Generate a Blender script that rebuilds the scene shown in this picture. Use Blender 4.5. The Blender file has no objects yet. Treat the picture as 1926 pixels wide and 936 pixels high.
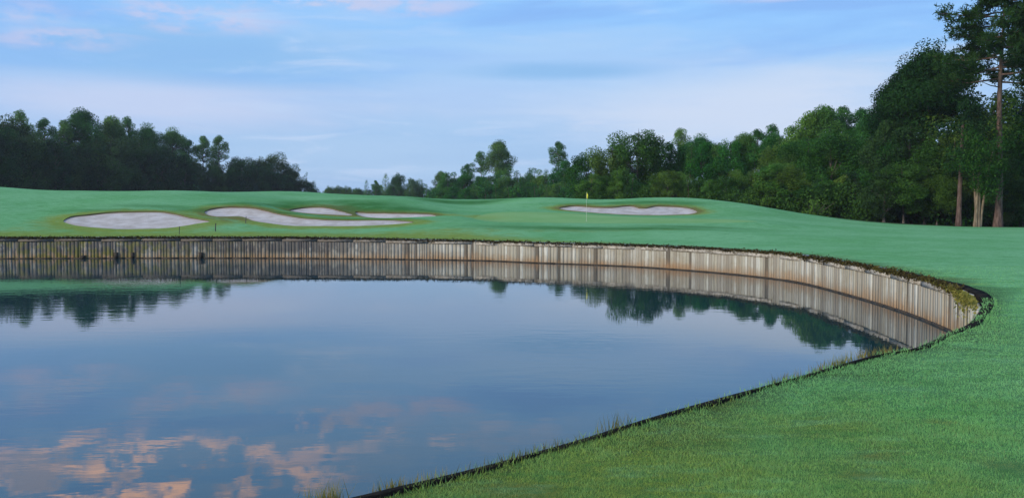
import bpy, math, random
import numpy as np
from mathutils import Vector, geometry
R = math.radians
rng = np.random.default_rng(7)
random.seed(7)
S = bpy.context.scene
COL = S.collection

# ------------------------------------------------------------------ camera, sky, sun, exposure
PW, PH, F, EYE, HOR = 1926.0, 936.0, 1668.0, 2.8, 392.0
PITCH = math.atan((PH / 2 - HOR) / F)
cam = bpy.data.cameras.new('camera')
cam.sensor_width = 36.0
cam.lens = 36.0 * F / PW
cam.clip_start, cam.clip_end = 0.1, 6000
co = bpy.data.objects.new('camera', cam)
COL.objects.link(co)
co.location = (0, 0, EYE)
co.rotation_euler = (math.pi / 2 - PITCH, 0, 0)
S.camera = co

SUN_EL, SUN_AZ = R(22), R(238)          # azimuth clockwise from +Y (the view direction): low, behind the camera
sun = bpy.data.lights.new('sun', 'SUN')
sun.energy, sun.angle, sun.color = 1.5, R(12), (1.0, 0.86, 0.70)
so = bpy.data.objects.new('sun', sun)
COL.objects.link(so)
sd = Vector((math.sin(SUN_AZ) * math.cos(SUN_EL), math.cos(SUN_AZ) * math.cos(SUN_EL), math.sin(SUN_EL)))
so.rotation_euler = sd.to_track_quat('Z', 'Y').to_euler()

S.view_settings.view_transform = 'Standard'
S.view_settings.look = 'None'
S.view_settings.gamma = 1.0
S.view_settings.use_curve_mapping = False
S.view_settings.exposure = 1.0
S.render.engine = 'CYCLES'
S.cycles.max_bounces = 6
S.cycles.diffuse_bounces = 3
S.cycles.glossy_bounces = 3
S.cycles.transmission_bounces = 3
S.cycles.volume_bounces = 0
S.cycles.use_denoising = True


class NT:
    """small node-tree writer"""
    def __init__(self, tree):
        self.t = tree
        self.t.nodes.clear()

    def n(self, kind, **kw):
        nd = self.t.nodes.new(kind)
        for k, v in kw.items():
            setattr(nd, k, v)
        return nd

    def put(self, sock, v):
        if isinstance(v, bpy.types.NodeSocket):
            self.t.links.new(v, sock)
        elif v is not None:
            if isinstance(v, (tuple, list)) and len(v) == 3 and sock.type == 'RGBA':
                v = (*v, 1.0)
            sock.default_value = v

    def m(self, op, a, b=None, c=None, clamp=False):
        nd = self.n('ShaderNodeMath', operation=op, use_clamp=clamp)
        self.put(nd.inputs[0], a)
        if b is not None: self.put(nd.inputs[1], b)
        if c is not None: self.put(nd.inputs[2], c)
        return nd.outputs[0]

    def step(self, v, a, b, lo=0.0, hi=1.0):
        nd = self.n('ShaderNodeMapRange', interpolation_type='SMOOTHSTEP')
        for i, x in enumerate((v, a, b, lo, hi)):
            self.put(nd.inputs[i], x)
        return nd.outputs[0]

    def mix(self, f, a, b, blend='MIX'):
        nd = self.n('ShaderNodeMix', data_type='RGBA', blend_type=blend)
        self.put(nd.inputs[0], f); self.put(nd.inputs[6], a); self.put(nd.inputs[7], b)
        return nd.outputs[2]

    def vec(self, x, y, z=0.0):
        nd = self.n('ShaderNodeCombineXYZ')
        for i, v in enumerate((x, y, z)): self.put(nd.inputs[i], v)
        return nd.outputs[0]

    def noise(self, vec, scale, detail=3.0, rough=0.55, dist=0.0):
        nd = self.n('ShaderNodeTexNoise')
        self.put(nd.inputs['Vector'], vec)
        self.put(nd.inputs['Scale'], scale); self.put(nd.inputs['Detail'], detail)
        self.put(nd.inputs['Roughness'], rough); self.put(nd.inputs['Distortion'], dist)
        return nd.outputs['Fac']

    def attr(self, name):
        return self.n('ShaderNodeAttribute', attribute_name=name).outputs['Fac']


# ---- the sky: Nishita with broken thin cloud in front of it
W = bpy.data.worlds.new('World')
S.world = W
W.use_nodes = True
w = NT(W.node_tree)
sky = w.n('ShaderNodeTexSky', sky_type='NISHITA', sun_disc=False, sun_elevation=SUN_EL, sun_rotation=SUN_AZ,
          altitude=0, air_density=1.0, dust_density=0.6, ozone_density=2.0)
gen = w.n('ShaderNodeTexCoord').outputs['Generated']
sp = w.n('ShaderNodeSeparateXYZ'); w.put(sp.inputs[0], gen)
sx, sy, sz = sp.outputs
az = w.m('ARCTAN2', sx, sy)
el = w.m('ARCSINE', sz)
SKY_GAIN = 1.35
base = w.mix(1.0, sky.outputs[0], (SKY_GAIN, SKY_GAIN, SKY_GAIN), 'MULTIPLY')
streak = w.noise(w.vec(w.m('MULTIPLY', az, 2.2), w.m('MULTIPLY', el, 17.0), 3.1), 1.0, 6, 0.55, 0.4)
fine = w.noise(w.vec(w.m('MULTIPLY', az, 7.0), w.m('MULTIPLY', el, 42.0), 9.7), 1.0, 6, 0.6, 0.6)
puff = w.noise(w.vec(w.m('MULTIPLY', az, 22.0), w.m('MULTIPLY', el, 55.0), 5.3), 1.0, 6, 0.6, 0.3)


def blob(ca, ce, ra, re, wob=0.5):
    """soft ellipse of sky around azimuth ca, elevation ce (degrees) with a ragged edge"""
    da = w.m('DIVIDE', w.m('SUBTRACT', az, R(ca)), R(ra))
    de = w.m('DIVIDE', w.m('SUBTRACT', el, R(ce)), R(re))
    d = w.m('SQRT', w.m('ADD', w.m('MULTIPLY', da, da), w.m('MULTIPLY', de, de)))
    d = w.m('ADD', d, w.m('MULTIPLY', w.m('SUBTRACT', fine, 0.5), wob * 2))
    return w.step(d, 0.25, 1.25, 1.0, 0.0)


VEIL = w.mix(w.step(el, R(1), R(14)), (1.65, 2.56, 4.09), (1.31, 2.77, 4.94))
WHITE = (2.35, 3.29, 4.56)
PINK = (3.16, 3.14, 4.25)
PEACH = (10.5, 6.2, 4.3)
GREYB = (1.42, 2.65, 4.35)
c = w.mix(w.step(el, R(8), R(38), 0.94, 0.15), base, VEIL)
c = w.mix(w.m('MULTIPLY', w.step(streak, 0.42, 0.68), w.step(el, R(4), R(30), 0.55, 0.25)), c, WHITE)
c = w.mix(w.m('MULTIPLY', w.step(streak, 0.52, 0.34), w.step(el, R(3), R(14), 0.25, 0.85)), c, (1.28, 2.41, 4.63))
c = w.mix(w.m('MULTIPLY', blob(-1, 7.0, 12, 1.6, 0.5), 0.45), c, (2.9, 3.45, 4.6))
c = w.mix(w.m('MULTIPLY', blob(14.5, 6.0, 13, 3.4, 0.55), 0.80), c, (3.45, 3.85, 4.65))
c = w.mix(w.m('MULTIPLY', blob(-22, 6.2, 14, 1.8, 0.5), 0.85), c, (2.95, 3.40, 4.55))
c = w.mix(w.m('MULTIPLY', blob(-19, 9.2, 13, 1.9, 0.7), 0.75), c, GREYB)
c = w.mix(w.m('MULTIPLY', w.m('MULTIPLY', w.step(fine, 0.48, 0.70), w.step(streak, 0.35, 0.6)), w.step(el, R(2), R(20), 0.65, 0.3)), c, (3.0, 3.6, 4.75))
c = w.mix(w.m('MULTIPLY', blob(3, 8.9, 15, 2.6, 0.45), 0.60), c, (2.25, 3.30, 4.75))
c = w.mix(w.m('MULTIPLY', blob(3.2, 8.7, 6.8, 0.62, 0.50), 0.90), c, GREYB)
for (a, e, ra, re, k) in ((-19, 11.4, 5.5, 0.9, .75), (-27, 9.6, 4.0, 0.7, .7), (-7, 12.6, 5.0, 0.8, .6), (-29, 10.9, 4, .8, .5),
                          (19, 12.9, 7.0, 0.5, .8), (-25, 13.3, 3.0, 0.6, .7)):
    c = w.mix(w.m('MULTIPLY', w.m('MULTIPLY', blob(a, e, ra, re, 0.9), w.step(puff, 0.36, 0.62)), k), c, PINK)
# heaped morning cloud higher up, seen only in the pond
for (a, e, ra, re, k) in ((-23, 16.4, 12, 3.6, 1.0), (-14.5, 17.2, 5, 1.8, .8), (-27, 14.2, 8, 1.2, .8), (-13, 14.0, 6, 1.6, .7), (-1, 14.6, 11, 1.2, .22)):
    heap = w.m('MULTIPLY', blob(a, e, ra, re, 0.6), w.step(puff, 0.46, 0.60))
    c = w.mix(w.m('MULTIPLY', heap, k), c, w.mix(w.step(fine, 0.42, 0.60), (3.20, 3.24, 4.07), PEACH))
bg = w.n('ShaderNodeBackground')
w.put(bg.inputs['Color'], c); w.put(bg.inputs['Strength'], 0.1)
w.t.links.new(bg.outputs[0], w.n('ShaderNodeOutputWorld').inputs['Surface'])


# ------------------------------------------------------------------ helpers
def unproj(px, py, D=None, z=None):
    """the world point seen at photo pixel (px,py), at forward distance D or at height z"""
    u, v = (px - PW / 2) / F, (PH / 2 - py) / F
    dx, dy, dz = u, math.cos(PITCH) + v * math.sin(PITCH), -math.sin(PITCH) + v * math.cos(PITCH)
    k = D / dy if z is None else (z - EYE) / dz
    return np.array((dx * k, dy * k, EYE + dz * k))


def meshobj(name, V, Fc, mat=None, parent=None, smooth=False, attrs=None, corner=None):
    """V (n,3) and Fc either (m,k) array or list of tuples -> linked mesh object"""
    me = bpy.data.meshes.new(name)
    V = np.asarray(V, dtype=np.float32)
    if isinstance(Fc, np.ndarray):
        m, k = Fc.shape
        me.vertices.add(len(V)); me.vertices.foreach_set('co', V.ravel())
        me.loops.add(m * k); me.loops.foreach_set('vertex_index', Fc.astype(np.int32).ravel())
        me.polygons.add(m)
        me.polygons.foreach_set('loop_start', np.arange(0, m * k, k, dtype=np.int32))
        me.polygons.foreach_set('loop_total', np.full(m, k, dtype=np.int32))
        me.update(calc_edges=True)
    else:
        me.from_pydata([tuple(map(float, v)) for v in V], [], Fc)
        me.update()
    if smooth:
        me.polygons.foreach_set('use_smooth', np.ones(len(me.polygons), dtype=bool))
    for an, av in (attrs or {}).items():
        a = me.attributes.new(an, 'FLOAT', 'POINT')
        a.data.foreach_set('value', np.asarray(av, dtype=np.float32))
    if mat: me.materials.append(mat)
    o = bpy.data.objects.new(name, me)
    COL.objects.link(o)
    if parent: o.parent = parent
    return o


def tag(o, label=None, cat=None, group=None, kind=None):
    if label: o['label'] = label
    if cat: o['category'] = cat
    if group: o['group'] = group
    if kind: o['kind'] = kind
    return o


def empty(name, loc):
    o = bpy.data.objects.new(name, None)
    o.empty_display_size = 0.3
    COL.objects.link(o)
    o.location = loc
    return o


def tube(path, radii, seg=7):
    """tapered tube along a 3-D polyline -> V, F(quads)"""
    path = np.asarray(path, float); n = len(path)
    V = []; Fc = []
    for i in range(n):
        d = path[min(i + 1, n - 1)] - path[max(i - 1, 0)]
        d /= (np.linalg.norm(d) + 1e-9)
        a = np.cross(d, (0.31, 0.95, 0.1) if abs(d[2]) > .7 else (0, 0, 1)); a /= np.linalg.norm(a)
        b = np.cross(d, a)
        for s in range(seg):
            t = 2 * math.pi * s / seg
            V.append(path[i] + radii[i] * (a * math.cos(t) + b * math.sin(t)))
    for i in range(n - 1):
        for s in range(seg):
            s2 = (s + 1) % seg
            Fc.append((i * seg + s, i * seg + s2, (i + 1) * seg + s2, (i + 1) * seg + s))
    return np.array(V), np.array(Fc)


class Acc:
    """collects pieces of one mesh"""
    def __init__(self): self.V = []; self.F = []; self.n = 0; self.A = []
    def add(self, V, Fc, a=None):
        self.V.append(np.asarray(V, float)); self.F.append(np.asarray(Fc) + self.n); self.n += len(V)
        if a is not None: self.A.append(np.broadcast_to(np.asarray(a, float), (len(V),)).copy())
    def get(self): return np.vstack(self.V), np.vstack(self.F)
    def box(self, c, ax, ay, az_, a=None):
        c, ax, ay, az_ = map(lambda q: np.asarray(q, float), (c, ax, ay, az_))
        V = [c + i * ax + j * ay + k * az_ for k in (-1, 1) for j in (-1, 1) for i in (-1, 1)]
        Fc = [(0, 2, 3, 1), (4, 5, 7, 6), (0, 1, 5, 4), (2, 6, 7, 3), (0, 4, 6, 2), (1, 3, 7, 5)]
        self.add(V, Fc, a)


def inside(P, poly):
    x, y = P[:, 0], P[:, 1]
    r = np.zeros(len(P), bool)
    q = np.asarray(poly)
    j = len(q) - 1
    for i in range(len(q)):
        xi, yi, xj, yj = q[i, 0], q[i, 1], q[j, 0], q[j, 1]
        cnd = ((yi > y) != (yj > y)) & (x < (xj - xi) * (y - yi) / (yj - yi + 1e-12) + xi)
        r ^= cnd
        j = i
    return r


def polydist(P, poly):
    """distance of the points P to a closed outline"""
    q = np.asarray(poly)[:, :2]
    best = np.full(len(P), 1e9)
    for i in range(len(q)):
        a, b = q[i], q[(i + 1) % len(q)]
        ab = b - a
        t = np.clip(((P - a) @ ab) / (ab @ ab + 1e-12), 0, 1)
        d = np.hypot(*(P - (a + t[:, None] * ab)).T)
        best = np.minimum(best, d)
    return best


def smoothloop(pts, step, closed=True):
    """Catmull-Rom through pts, resampled about every `step`"""
    p = np.asarray(pts, float); n = len(p); out = []
    rngi = range(n) if closed else range(n - 1)
    for i in rngi:
        g = (lambda k: p[k % n]) if closed else (lambda k: p[min(max(k, 0), n - 1)])
        p0, p1, p2, p3 = g(i - 1), g(i), g(i + 1), g(i + 2)
        m = max(1, int(np.linalg.norm((p2 - p1)[:2]) / step))
        for k in range(m):
            t = k / m
            out.append(.5 * ((2 * p1) + (p2 - p0) * t + (2 * p0 - 5 * p1 + 4 * p2 - p3) * t * t + (3 * p1 - p0 - 3 * p2 + p3) * t ** 3))
    if not closed: out.append(p[-1])
    return np.array(out)


def sstep(x, a, b):
    t = np.clip((x - a) / (b - a), 0, 1)
    return t * t * (3 - 2 * t)


def vnoise(x, y, seed=0, scale=1.0):
    """cheap smooth value noise in the plane, about -1..1"""
    x = np.asarray(x) / scale; y = np.asarray(y) / scale
    xi, yi = np.floor(x).astype(np.int64), np.floor(y).astype(np.int64)
    fx, fy = x - xi, y - yi
    fx = fx * fx * (3 - 2 * fx); fy = fy * fy * (3 - 2 * fy)
    def h(a, b):
        v = np.sin(a * 127.1 + b * 311.7 + seed * 74.7) * 43758.5453
        return (v - np.floor(v)) * 2 - 1
    return (h(xi, yi) * (1 - fx) + h(xi + 1, yi) * fx) * (1 - fy) + (h(xi, yi + 1) * (1 - fx) + h(xi + 1, yi + 1) * fx) * fy


# ------------------------------------------------------------------ materials
def material(name):
    mt = bpy.data.materials.new(name)
    mt.use_nodes = True
    return mt, NT(mt.node_tree)


def finish(nt, surf):
    nt.t.links.new(surf, nt.n('ShaderNodeOutputMaterial').inputs['Surface'])


def principled(nt, color, rough=0.8, normal=None, **kw):
    b = nt.n('ShaderNodeBsdfPrincipled')
    nt.put(b.inputs['Base Color'], color); nt.put(b.inputs['Roughness'], rough)
    if normal is not None: nt.put(b.inputs['Normal'], normal)
    for k, v in kw.items(): nt.put(b.inputs[k.replace('_', ' ')], v)
    return b.outputs[0]


def bump(nt, h, strength=0.5, dist=0.02):
    b = nt.n('ShaderNodeBump')
    nt.put(b.inputs['Height'], h); nt.put(b.inputs['Strength'], strength); nt.put(b.inputs['Distance'], dist)
    return b.outputs[0]


TEAL, TEAL2 = (0.208, 0.465, 0.222), (0.150, 0.390, 0.155)
OLIVE, BROWN = (0.245, 0.285, 0.045), (0.200, 0.140, 0.050)


def grass_color(nt):
    pos = nt.n('ShaderNodeNewGeometry').outputs['Position']
    n1 = nt.noise(pos, 0.16, 4, 0.6)
    n2 = nt.noise(pos, 0.9, 4, 0.65)
    n3 = nt.noise(pos, 14.0, 3, 0.7)
    c = nt.mix(nt.step(n1, 0.35, 0.68), TEAL, TEAL2)
    dry = nt.attr('dry')
    k = nt.m('ADD', dry, nt.m('MULTIPLY', nt.m('SUBTRACT', n2, 0.5), 0.9))
    c = nt.mix(nt.step(k, 0.12, 0.75, 0.0, 0.9), c, OLIVE)
    k2 = nt.m('ADD', nt.attr('worn'), nt.m('MULTIPLY', nt.m('SUBTRACT', n2, 0.5), 0.6))
    c = nt.mix(nt.step(k2, 0.25, 0.65, 0, .9), c, BROWN)
    st = nt.n('ShaderNodeSeparateXYZ'); nt.put(st.inputs[0], pos)
    n4 = nt.noise(nt.vec(nt.m('MULTIPLY', st.outputs[0], 0.7), nt.m('MULTIPLY', st.outputs[1], 1.9), 0), 1.6, 5, 0.7)
    c = nt.mix(nt.step(n4, 0.49, 0.66, 0, 0.55), c, (0.085, 0.260, 0.085))
    c = nt.mix(nt.step(n4, 0.49, 0.33, 0, 0.45), c, (0.255, 0.540, 0.300))
    c = nt.mix(nt.m('MULTIPLY', nt.step(n3, 0.40, 0.65), 0.40), c, (0.045, 0.16, 0.05))
    c = nt.mix(nt.m('MULTIPLY', nt.attr('rough_shade'), nt.step(n2, 0.25, 0.6, 0.75, 1.0)), c, (0.040, 0.150, 0.038))  # greener rough grass, with the shade of mound faces painted into the colour
    return c, pos


M = {}
mt, nt = material('fairway_grass'); M['ground'] = mt
c, pos = grass_color(nt)
c = nt.mix(nt.m('MULTIPLY', nt.attr('thatch'), 0.60), c, (0.045, 0.105, 0.030))
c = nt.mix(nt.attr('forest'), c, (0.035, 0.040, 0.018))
c = nt.mix(nt.attr('soil'), c, (0.035, 0.025, 0.016))
hgt = nt.m('ADD', nt.noise(pos, 9.0, 4, 0.7), nt.m('MULTIPLY', nt.noise(pos, 40.0, 3, 0.7), 0.6))
finish(nt, principled(nt, c, 1.0, bump(nt, hgt, 0.5, 0.03), Specular_IOR_Level=0.0))

mt, nt = material('lawn_blades'); M['blades'] = mt
c, pos = grass_color(nt)
tint = nt.attr('tint')
c = nt.mix(nt.step(tint, 0.0, 1.0, 0.0, 0.65), nt.mix(1.0, c, (1.6, 1.55, 1.15), 'MULTIPLY'), (0.24, 0.48, 0.19))
c = nt.mix(nt.step(tint, 0.93, 0.97, 0.0, 0.8), c, (0.26, 0.24, 0.10))
d1 = principled(nt, c, 0.6, Specular_IOR_Level=0.12)
tr = nt.n('ShaderNodeBsdfTranslucent'); nt.put(tr.inputs[0], c)
mx = nt.n('ShaderNodeMixShader'); nt.put(mx.inputs[0], 0.4); nt.put(mx.inputs[1], d1); nt.put(mx.inputs[2], tr.outputs[0])
finish(nt, mx.outputs[0])

mt, nt = material('green_turf'); M['green'] = mt
pos = nt.n('ShaderNodeNewGeometry').outputs['Position']
c = nt.mix(nt.step(nt.noise(pos, 0.35, 4, 0.6), 0.3, 0.7), (0.230, 0.410, 0.165), (0.185, 0.370, 0.135))
c = nt.mix(nt.m('MULTIPLY', nt.attr('dry'), 0.6), c, OLIVE)
finish(nt, principled(nt, c, 0.8, bump(nt, nt.noise(pos, 30, 3), 0.2, 0.01), Specular_IOR_Level=0.0))

mt, nt = material('bunker_sand'); M['sand'] = mt
pos = nt.n('ShaderNodeNewGeometry').outputs['Position']
c = nt.mix(nt.step(nt.noise(pos, 1.1, 5, 0.6), 0.35, 0.7), (0.60, 0.55, 0.51), (0.44, 0.385, 0.335))
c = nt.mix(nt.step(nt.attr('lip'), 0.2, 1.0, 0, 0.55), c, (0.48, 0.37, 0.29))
sv = nt.n('ShaderNodeSeparateXYZ'); nt.put(sv.inputs[0], pos)
rake = nt.n('ShaderNodeTexWave', wave_type='BANDS', bands_direction='X')
nt.put(rake.inputs['Vector'], pos); nt.put(rake.inputs['Scale'], 2.2); nt.put(rake.inputs['Distortion'], 6.0); nt.put(rake.inputs['Detail'], 2.0)
hh = nt.m('ADD', nt.m('MULTIPLY', rake.outputs['Fac'], 0.35), nt.noise(pos, 4.0, 5, 0.65))
finish(nt, principled(nt, c, 0.9, bump(nt, hh, 0.7, 0.07), Specular_IOR_Level=0.0))

mt, nt = material('dark_soil'); M['soil'] = mt
pos = nt.n('ShaderNodeNewGeometry').outputs['Position']
c = nt.mix(nt.noise(pos, 6, 4, 0.7), (0.020, 0.016, 0.012), (0.060, 0.045, 0.030))
finish(nt, principled(nt, c, 0.9, bump(nt, nt.noise(pos, 12, 4), 0.6, 0.03)))

mt, nt = material('lip_turf'); M['lip'] = mt
pos = nt.n('ShaderNodeNewGeometry').outputs['Position']
c = nt.mix(nt.step(nt.noise(pos, 3, 4, 0.7), .35, .7), (0.10, 0.11, 0.030), (0.12, 0.075, 0.035))
finish(nt, principled(nt, c, 0.9, bump(nt, nt.noise(pos, 12, 4), 0.8, 0.04)))

mt, nt = material('black_edging'); M['edging'] = mt
pos = nt.n('ShaderNodeNewGeometry').outputs['Position']
c = nt.mix(nt.step(nt.noise(pos, 3, 4, 0.7), .4, .75), (0.010, 0.009, 0.008), (0.042, 0.032, 0.022))
finish(nt, principled(nt, c, 1.0, bump(nt, nt.noise(pos, 14, 4, 0.7), 0.8, 0.03), Specular_IOR_Level=0.05))

mt, nt = material('weathered_planks'); M['planks'] = mt
pos = nt.n('ShaderNodeNewGeometry').outputs['Position']
rnd, hgt, mold = nt.attr('rnd'), nt.attr('up'), nt.attr('mold')
sv = nt.n('ShaderNodeSeparateXYZ'); nt.put(sv.inputs[0], pos)
grain = nt.noise(nt.vec(nt.m('MULTIPLY', sv.outputs[0], 22), nt.m('MULTIPLY', sv.outputs[1], 22), nt.m('MULTIPLY', sv.outputs[2], 1.6)), 1.0, 4, 0.65)
blot = nt.noise(nt.vec(nt.m('MULTIPLY', sv.outputs[0], 2.0), nt.m('MULTIPLY', sv.outputs[1], 2.0), nt.m('MULTIPLY', sv.outputs[2], 1.2)), 1.3, 5, 0.7)
ramp = nt.n('ShaderNodeValToRGB'); nt.put(ramp.inputs[0], rnd)
els = ramp.color_ramp.elements
els[0].position, els[0].color = 0.0, (0.250, 0.225, 0.195, 1)
els[1].position, els[1].color = 1.0, (0.590, 0.585, 0.550, 1)
for p_, cc in ((0.25, (0.330, 0.300, 0.262, 1)), (0.5, (0.395, 0.370, 0.315, 1)), (0.75, (0.440, 0.420, 0.385, 1))):
    e_ = els.new(p_); e_.color = cc
broad = nt.noise(nt.vec(nt.m('MULTIPLY', sv.outputs[0], 0.55), nt.m('MULTIPLY', sv.outputs[1], 0.55), sv.outputs[2]), 1.0, 4, 0.7)
c = nt.mix(nt.step(grain, 0.35, 0.75, 0, 0.60), ramp.outputs[0], (0.22, 0.18, 0.14))
c = nt.mix(nt.step(broad, 0.45, 0.75, 0, 0.55), c, (0.26, 0.215, 0.150))
c = nt.mix(nt.step(rnd, 0.07, 0.05, 0, 0.8), c, (0.09, 0.075, 0.06))
c = nt.mix(1.0, c, (1.02, 1.05, 0.97), 'MULTIPLY')
stain = nt.m('ADD', nt.m('SUBTRACT', hgt, nt.m('MULTIPLY', nt.m('SUBTRACT', broad, 0.5), 0.7)), nt.m('MULTIPLY', nt.m('SUBTRACT', grain, 0.5), 0.6))
c = nt.mix(nt.step(stain, 0.56, 0.12, 0, 0.85), c, (0.37, 0.225, 0.115))
c = nt.mix(nt.step(stain, 0.13, 0.02, 0, 0.9), c, (0.060, 0.030, 0.014))
mm = nt.m('MULTIPLY', mold, nt.step(nt.m('ADD', blot, nt.m('MULTIPLY', hgt, 0.16)), 0.46, 0.62))
c = nt.mix(nt.m('MULTIPLY', nt.m('MULTIPLY', mold, 0.55), nt.step(hgt, 0.20, 0.55)), c, (0.16, 0.15, 0.14))
c = nt.mix(nt.m('MULTIPLY', nt.m('MULTIPLY', mm, nt.step(hgt, 0.28, 0.5)), 0.8), c, (0.065, 0.062, 0.062))
moss = nt.m('MULTIPLY', nt.attr('moss'), nt.step(nt.noise(pos, 2.6, 4, 0.6), 0.42, 0.62))
c = nt.mix(moss, c, (0.15, 0.15, 0.03))
finish(nt, principled(nt, c, 0.85, bump(nt, grain, 0.5, 0.012), Specular_IOR_Level=0.2))

mt, nt = material('pale_waler_board'); M['waler'] = mt
pos = nt.n('ShaderNodeNewGeometry').outputs['Position']
c = nt.mix(nt.step(nt.noise(pos, 5, 4, 0.7), .35, .65), (0.50, 0.47, 0.40), (0.22, 0.19, 0.14))
sw = nt.n('ShaderNodeSeparateXYZ'); nt.put(sw.inputs[0], pos)
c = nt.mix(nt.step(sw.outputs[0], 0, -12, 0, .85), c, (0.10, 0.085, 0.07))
finish(nt, principled(nt, c, 0.85))

mt, nt = material('pond_water'); M['water'] = mt
pos = nt.n('ShaderNodeNewGeometry').outputs['Position']
sv = nt.n('ShaderNodeSeparateXYZ'); nt.put(sv.inputs[0], pos)
rip = nt.noise(nt.vec(nt.m('MULTIPLY', sv.outputs[0], 0.9), nt.m('MULTIPLY', sv.outputs[1], 2.2), 0), 1.3, 3, 0.5)
calm = nt.step(nt.noise(pos, 0.09, 2, 0.5), 0.42, 0.62, 0.25, 1.0)
finish(nt, principled(nt, (0.010, 0.042, 0.055), 0.015, bump(nt, nt.m('MULTIPLY', rip, calm), 0.10, 0.03), IOR=1.52))


def leaf_mat(name, dark, light, trans=0.3, rough=0.6):
    mt, nt = material(name)
    oi = nt.n('ShaderNodeObjectInfo')
    t = nt.attr('tint')
    c = nt.mix(t, dark, light)
    hs = nt.n('ShaderNodeHueSaturation')
    nt.put(hs.inputs['Hue'], nt.step(oi.outputs['Random'], 0, 1, 0.47, 0.525)); nt.put(hs.inputs['Saturation'], 1.0)
    nt.put(hs.inputs['Value'], nt.step(oi.outputs['Random'], 0, 1, 1.2, 0.8)); nt.put(hs.inputs['Color'], c)
    c = hs.outputs[0]
    d = principled(nt, c, rough, Specular_IOR_Level=0.06)
    tr = nt.n('ShaderNodeBsdfTranslucent'); nt.put(tr.inputs[0], c)
    mx = nt.n('ShaderNodeMixShader'); nt.put(mx.inputs[0], trans); nt.put(mx.inputs[1], d); nt.put(mx.inputs[2], tr.outputs[0])
    finish(nt, mx.outputs[0])
    M[name] = mt
    return mt


leaf_mat('pine_needles', (0.026, 0.088, 0.018), (0.095, 0.250, 0.046))
leaf_mat('oak_leaves', (0.022, 0.068, 0.011), (0.074, 0.172, 0.026))
leaf_mat('mixed_leaves', (0.020, 0.080, 0.014), (0.075, 0.225, 0.032))
leaf_mat('bright_leaves', (0.035, 0.090, 0.014), (0.105, 0.215, 0.032))
leaf_mat('shade_oak_leaves', (0.012, 0.034, 0.012), (0.042, 0.105, 0.026))  # darker oak copy; the shade of the left wood is put into its colour
leaf_mat('dark_needles', (0.012, 0.038, 0.010), (0.045, 0.105, 0.022))
leaf_mat('maroon_leaves', (0.030, 0.020, 0.016), (0.075, 0.040, 0.030))
leaf_mat('weed_leaves', (0.070, 0.110, 0.020), (0.380, 0.330, 0.080), 0.45)
leaf_mat('root_fringe', (0.040, 0.028, 0.014), (0.190, 0.165, 0.045))


def bark(name, a, b):
    mt, nt = material(name)
    tc = nt.n('ShaderNodeTexCoord').outputs['Object']
    sv = nt.n('ShaderNodeSeparateXYZ'); nt.put(sv.inputs[0], tc)
    n_ = nt.noise(nt.vec(nt.m('MULTIPLY', sv.outputs[0], 5), nt.m('MULTIPLY', sv.outputs[1], 5), nt.m('MULTIPLY', sv.outputs[2], 1.2)), 1, 5, 0.7)
    c = nt.mix(nt.step(n_, 0.35, 0.68), a, b)
    finish(nt, principled(nt, c, 0.9, bump(nt, n_, 0.8, 0.05), Specular_IOR_Level=0.1))
    M[name] = mt


bark('pine_bark', (0.060, 0.040, 0.033), (0.165, 0.115, 0.095))
bark('grey_bark', (0.060, 0.052, 0.044), (0.150, 0.130, 0.110))
bark('pale_bark', (0.120, 0.092, 0.060), (0.270, 0.215, 0.150))

# ------------------------------------------------------------------ the pond outline
far_px = [(-260, 488), (0, 486.5), (250, 485.5), (500, 485.5), (700, 487), (900, 490), (1000, 494), (1100, 497.5), (1200, 502), (1300, 509),
          (1400, 518), (1500, 531), (1600, 556), (1700, 587), (1780, 619)]
far = [unproj(a, b, z=0.0)[:2] for a, b in far_px]
near_px = [(1820, 602), (1783, 621), (1708, 653), (1640, 664), (1480, 708), (1250, 770), (1060, 827), (860, 880), (610, 938)]
near = [unproj(a, b, z=1.07)[:2] for a, b in near_px]
corner = [np.array((9.75, 19.2)), np.array((9.25, 17.7)), np.array((8.55, 16.2))]
rest = [(-3.2, 3.4), (-6.5, 0.6), (-12, -3.0), (-22, -5.0), (-34, -2), (-44, 8), (-50, 22), (-50, 36), (-46, 46)]
PTS = far + corner + near + [np.array(p) for p in rest]
N_FAR = len(far)
POND = smoothloop(PTS, 0.30)
seglen = np.hypot(*(np.roll(POND, -1, 0) - POND).T)
# outward normal of each outline point
tang = np.roll(POND, -1, 0) - np.roll(POND, 1, 0)
tang /= np.hypot(*tang.T)[:, None]
area = 0.5 * np.sum(POND[:, 0] * np.roll(POND[:, 1], -1) - np.roll(POND[:, 0], -1) * POND[:, 1])
NOUT = np.stack([tang[:, 1], -tang[:, 0]], 1) * (1 if area > 0 else -1)
facing = -NOUT[:, 1]                     # +1 where the bank lies on the camera side of the water
is_near = (POND[:, 1] < 19.0) & (POND[:, 0] > -8) & (facing > -0.2)
SPINE_D = polydist(POND, np.array([(9.6, 18.0), (8.3, 15.6)]))
edge_w = 0.10 + 0.10 * sstep(facing, -0.1, 0.3) + 0.07 * np.exp(-(SPINE_D / 2.2) ** 2)
edge_w = edge_w + 0.035 * vnoise(POND[:, 0], POND[:, 1], 5, 0.8) * (edge_w > .13)
BANK = POND + NOUT * edge_w[:, None]     # where the turf starts


def bank_top(P):
    """height of the bank at the water's edge: 1.07 m near, a little higher on the far left"""
    return 1.07 + 0.13 * sstep(-P[:, 0], -2, 14) * sstep(P[:, 1], 20, 45)


# ------------------------------------------------------------------ bunkers and the putting green (pixel outlines put at their real distance)
def drape(pts, y0, d0, y1, d1, step=0.35):
    q = [unproj(a, b, D=d0 + (b - y0) / (y1 - y0) * (d1 - d0)) for a, b in pts]
    return smoothloop(q, step)


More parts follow.
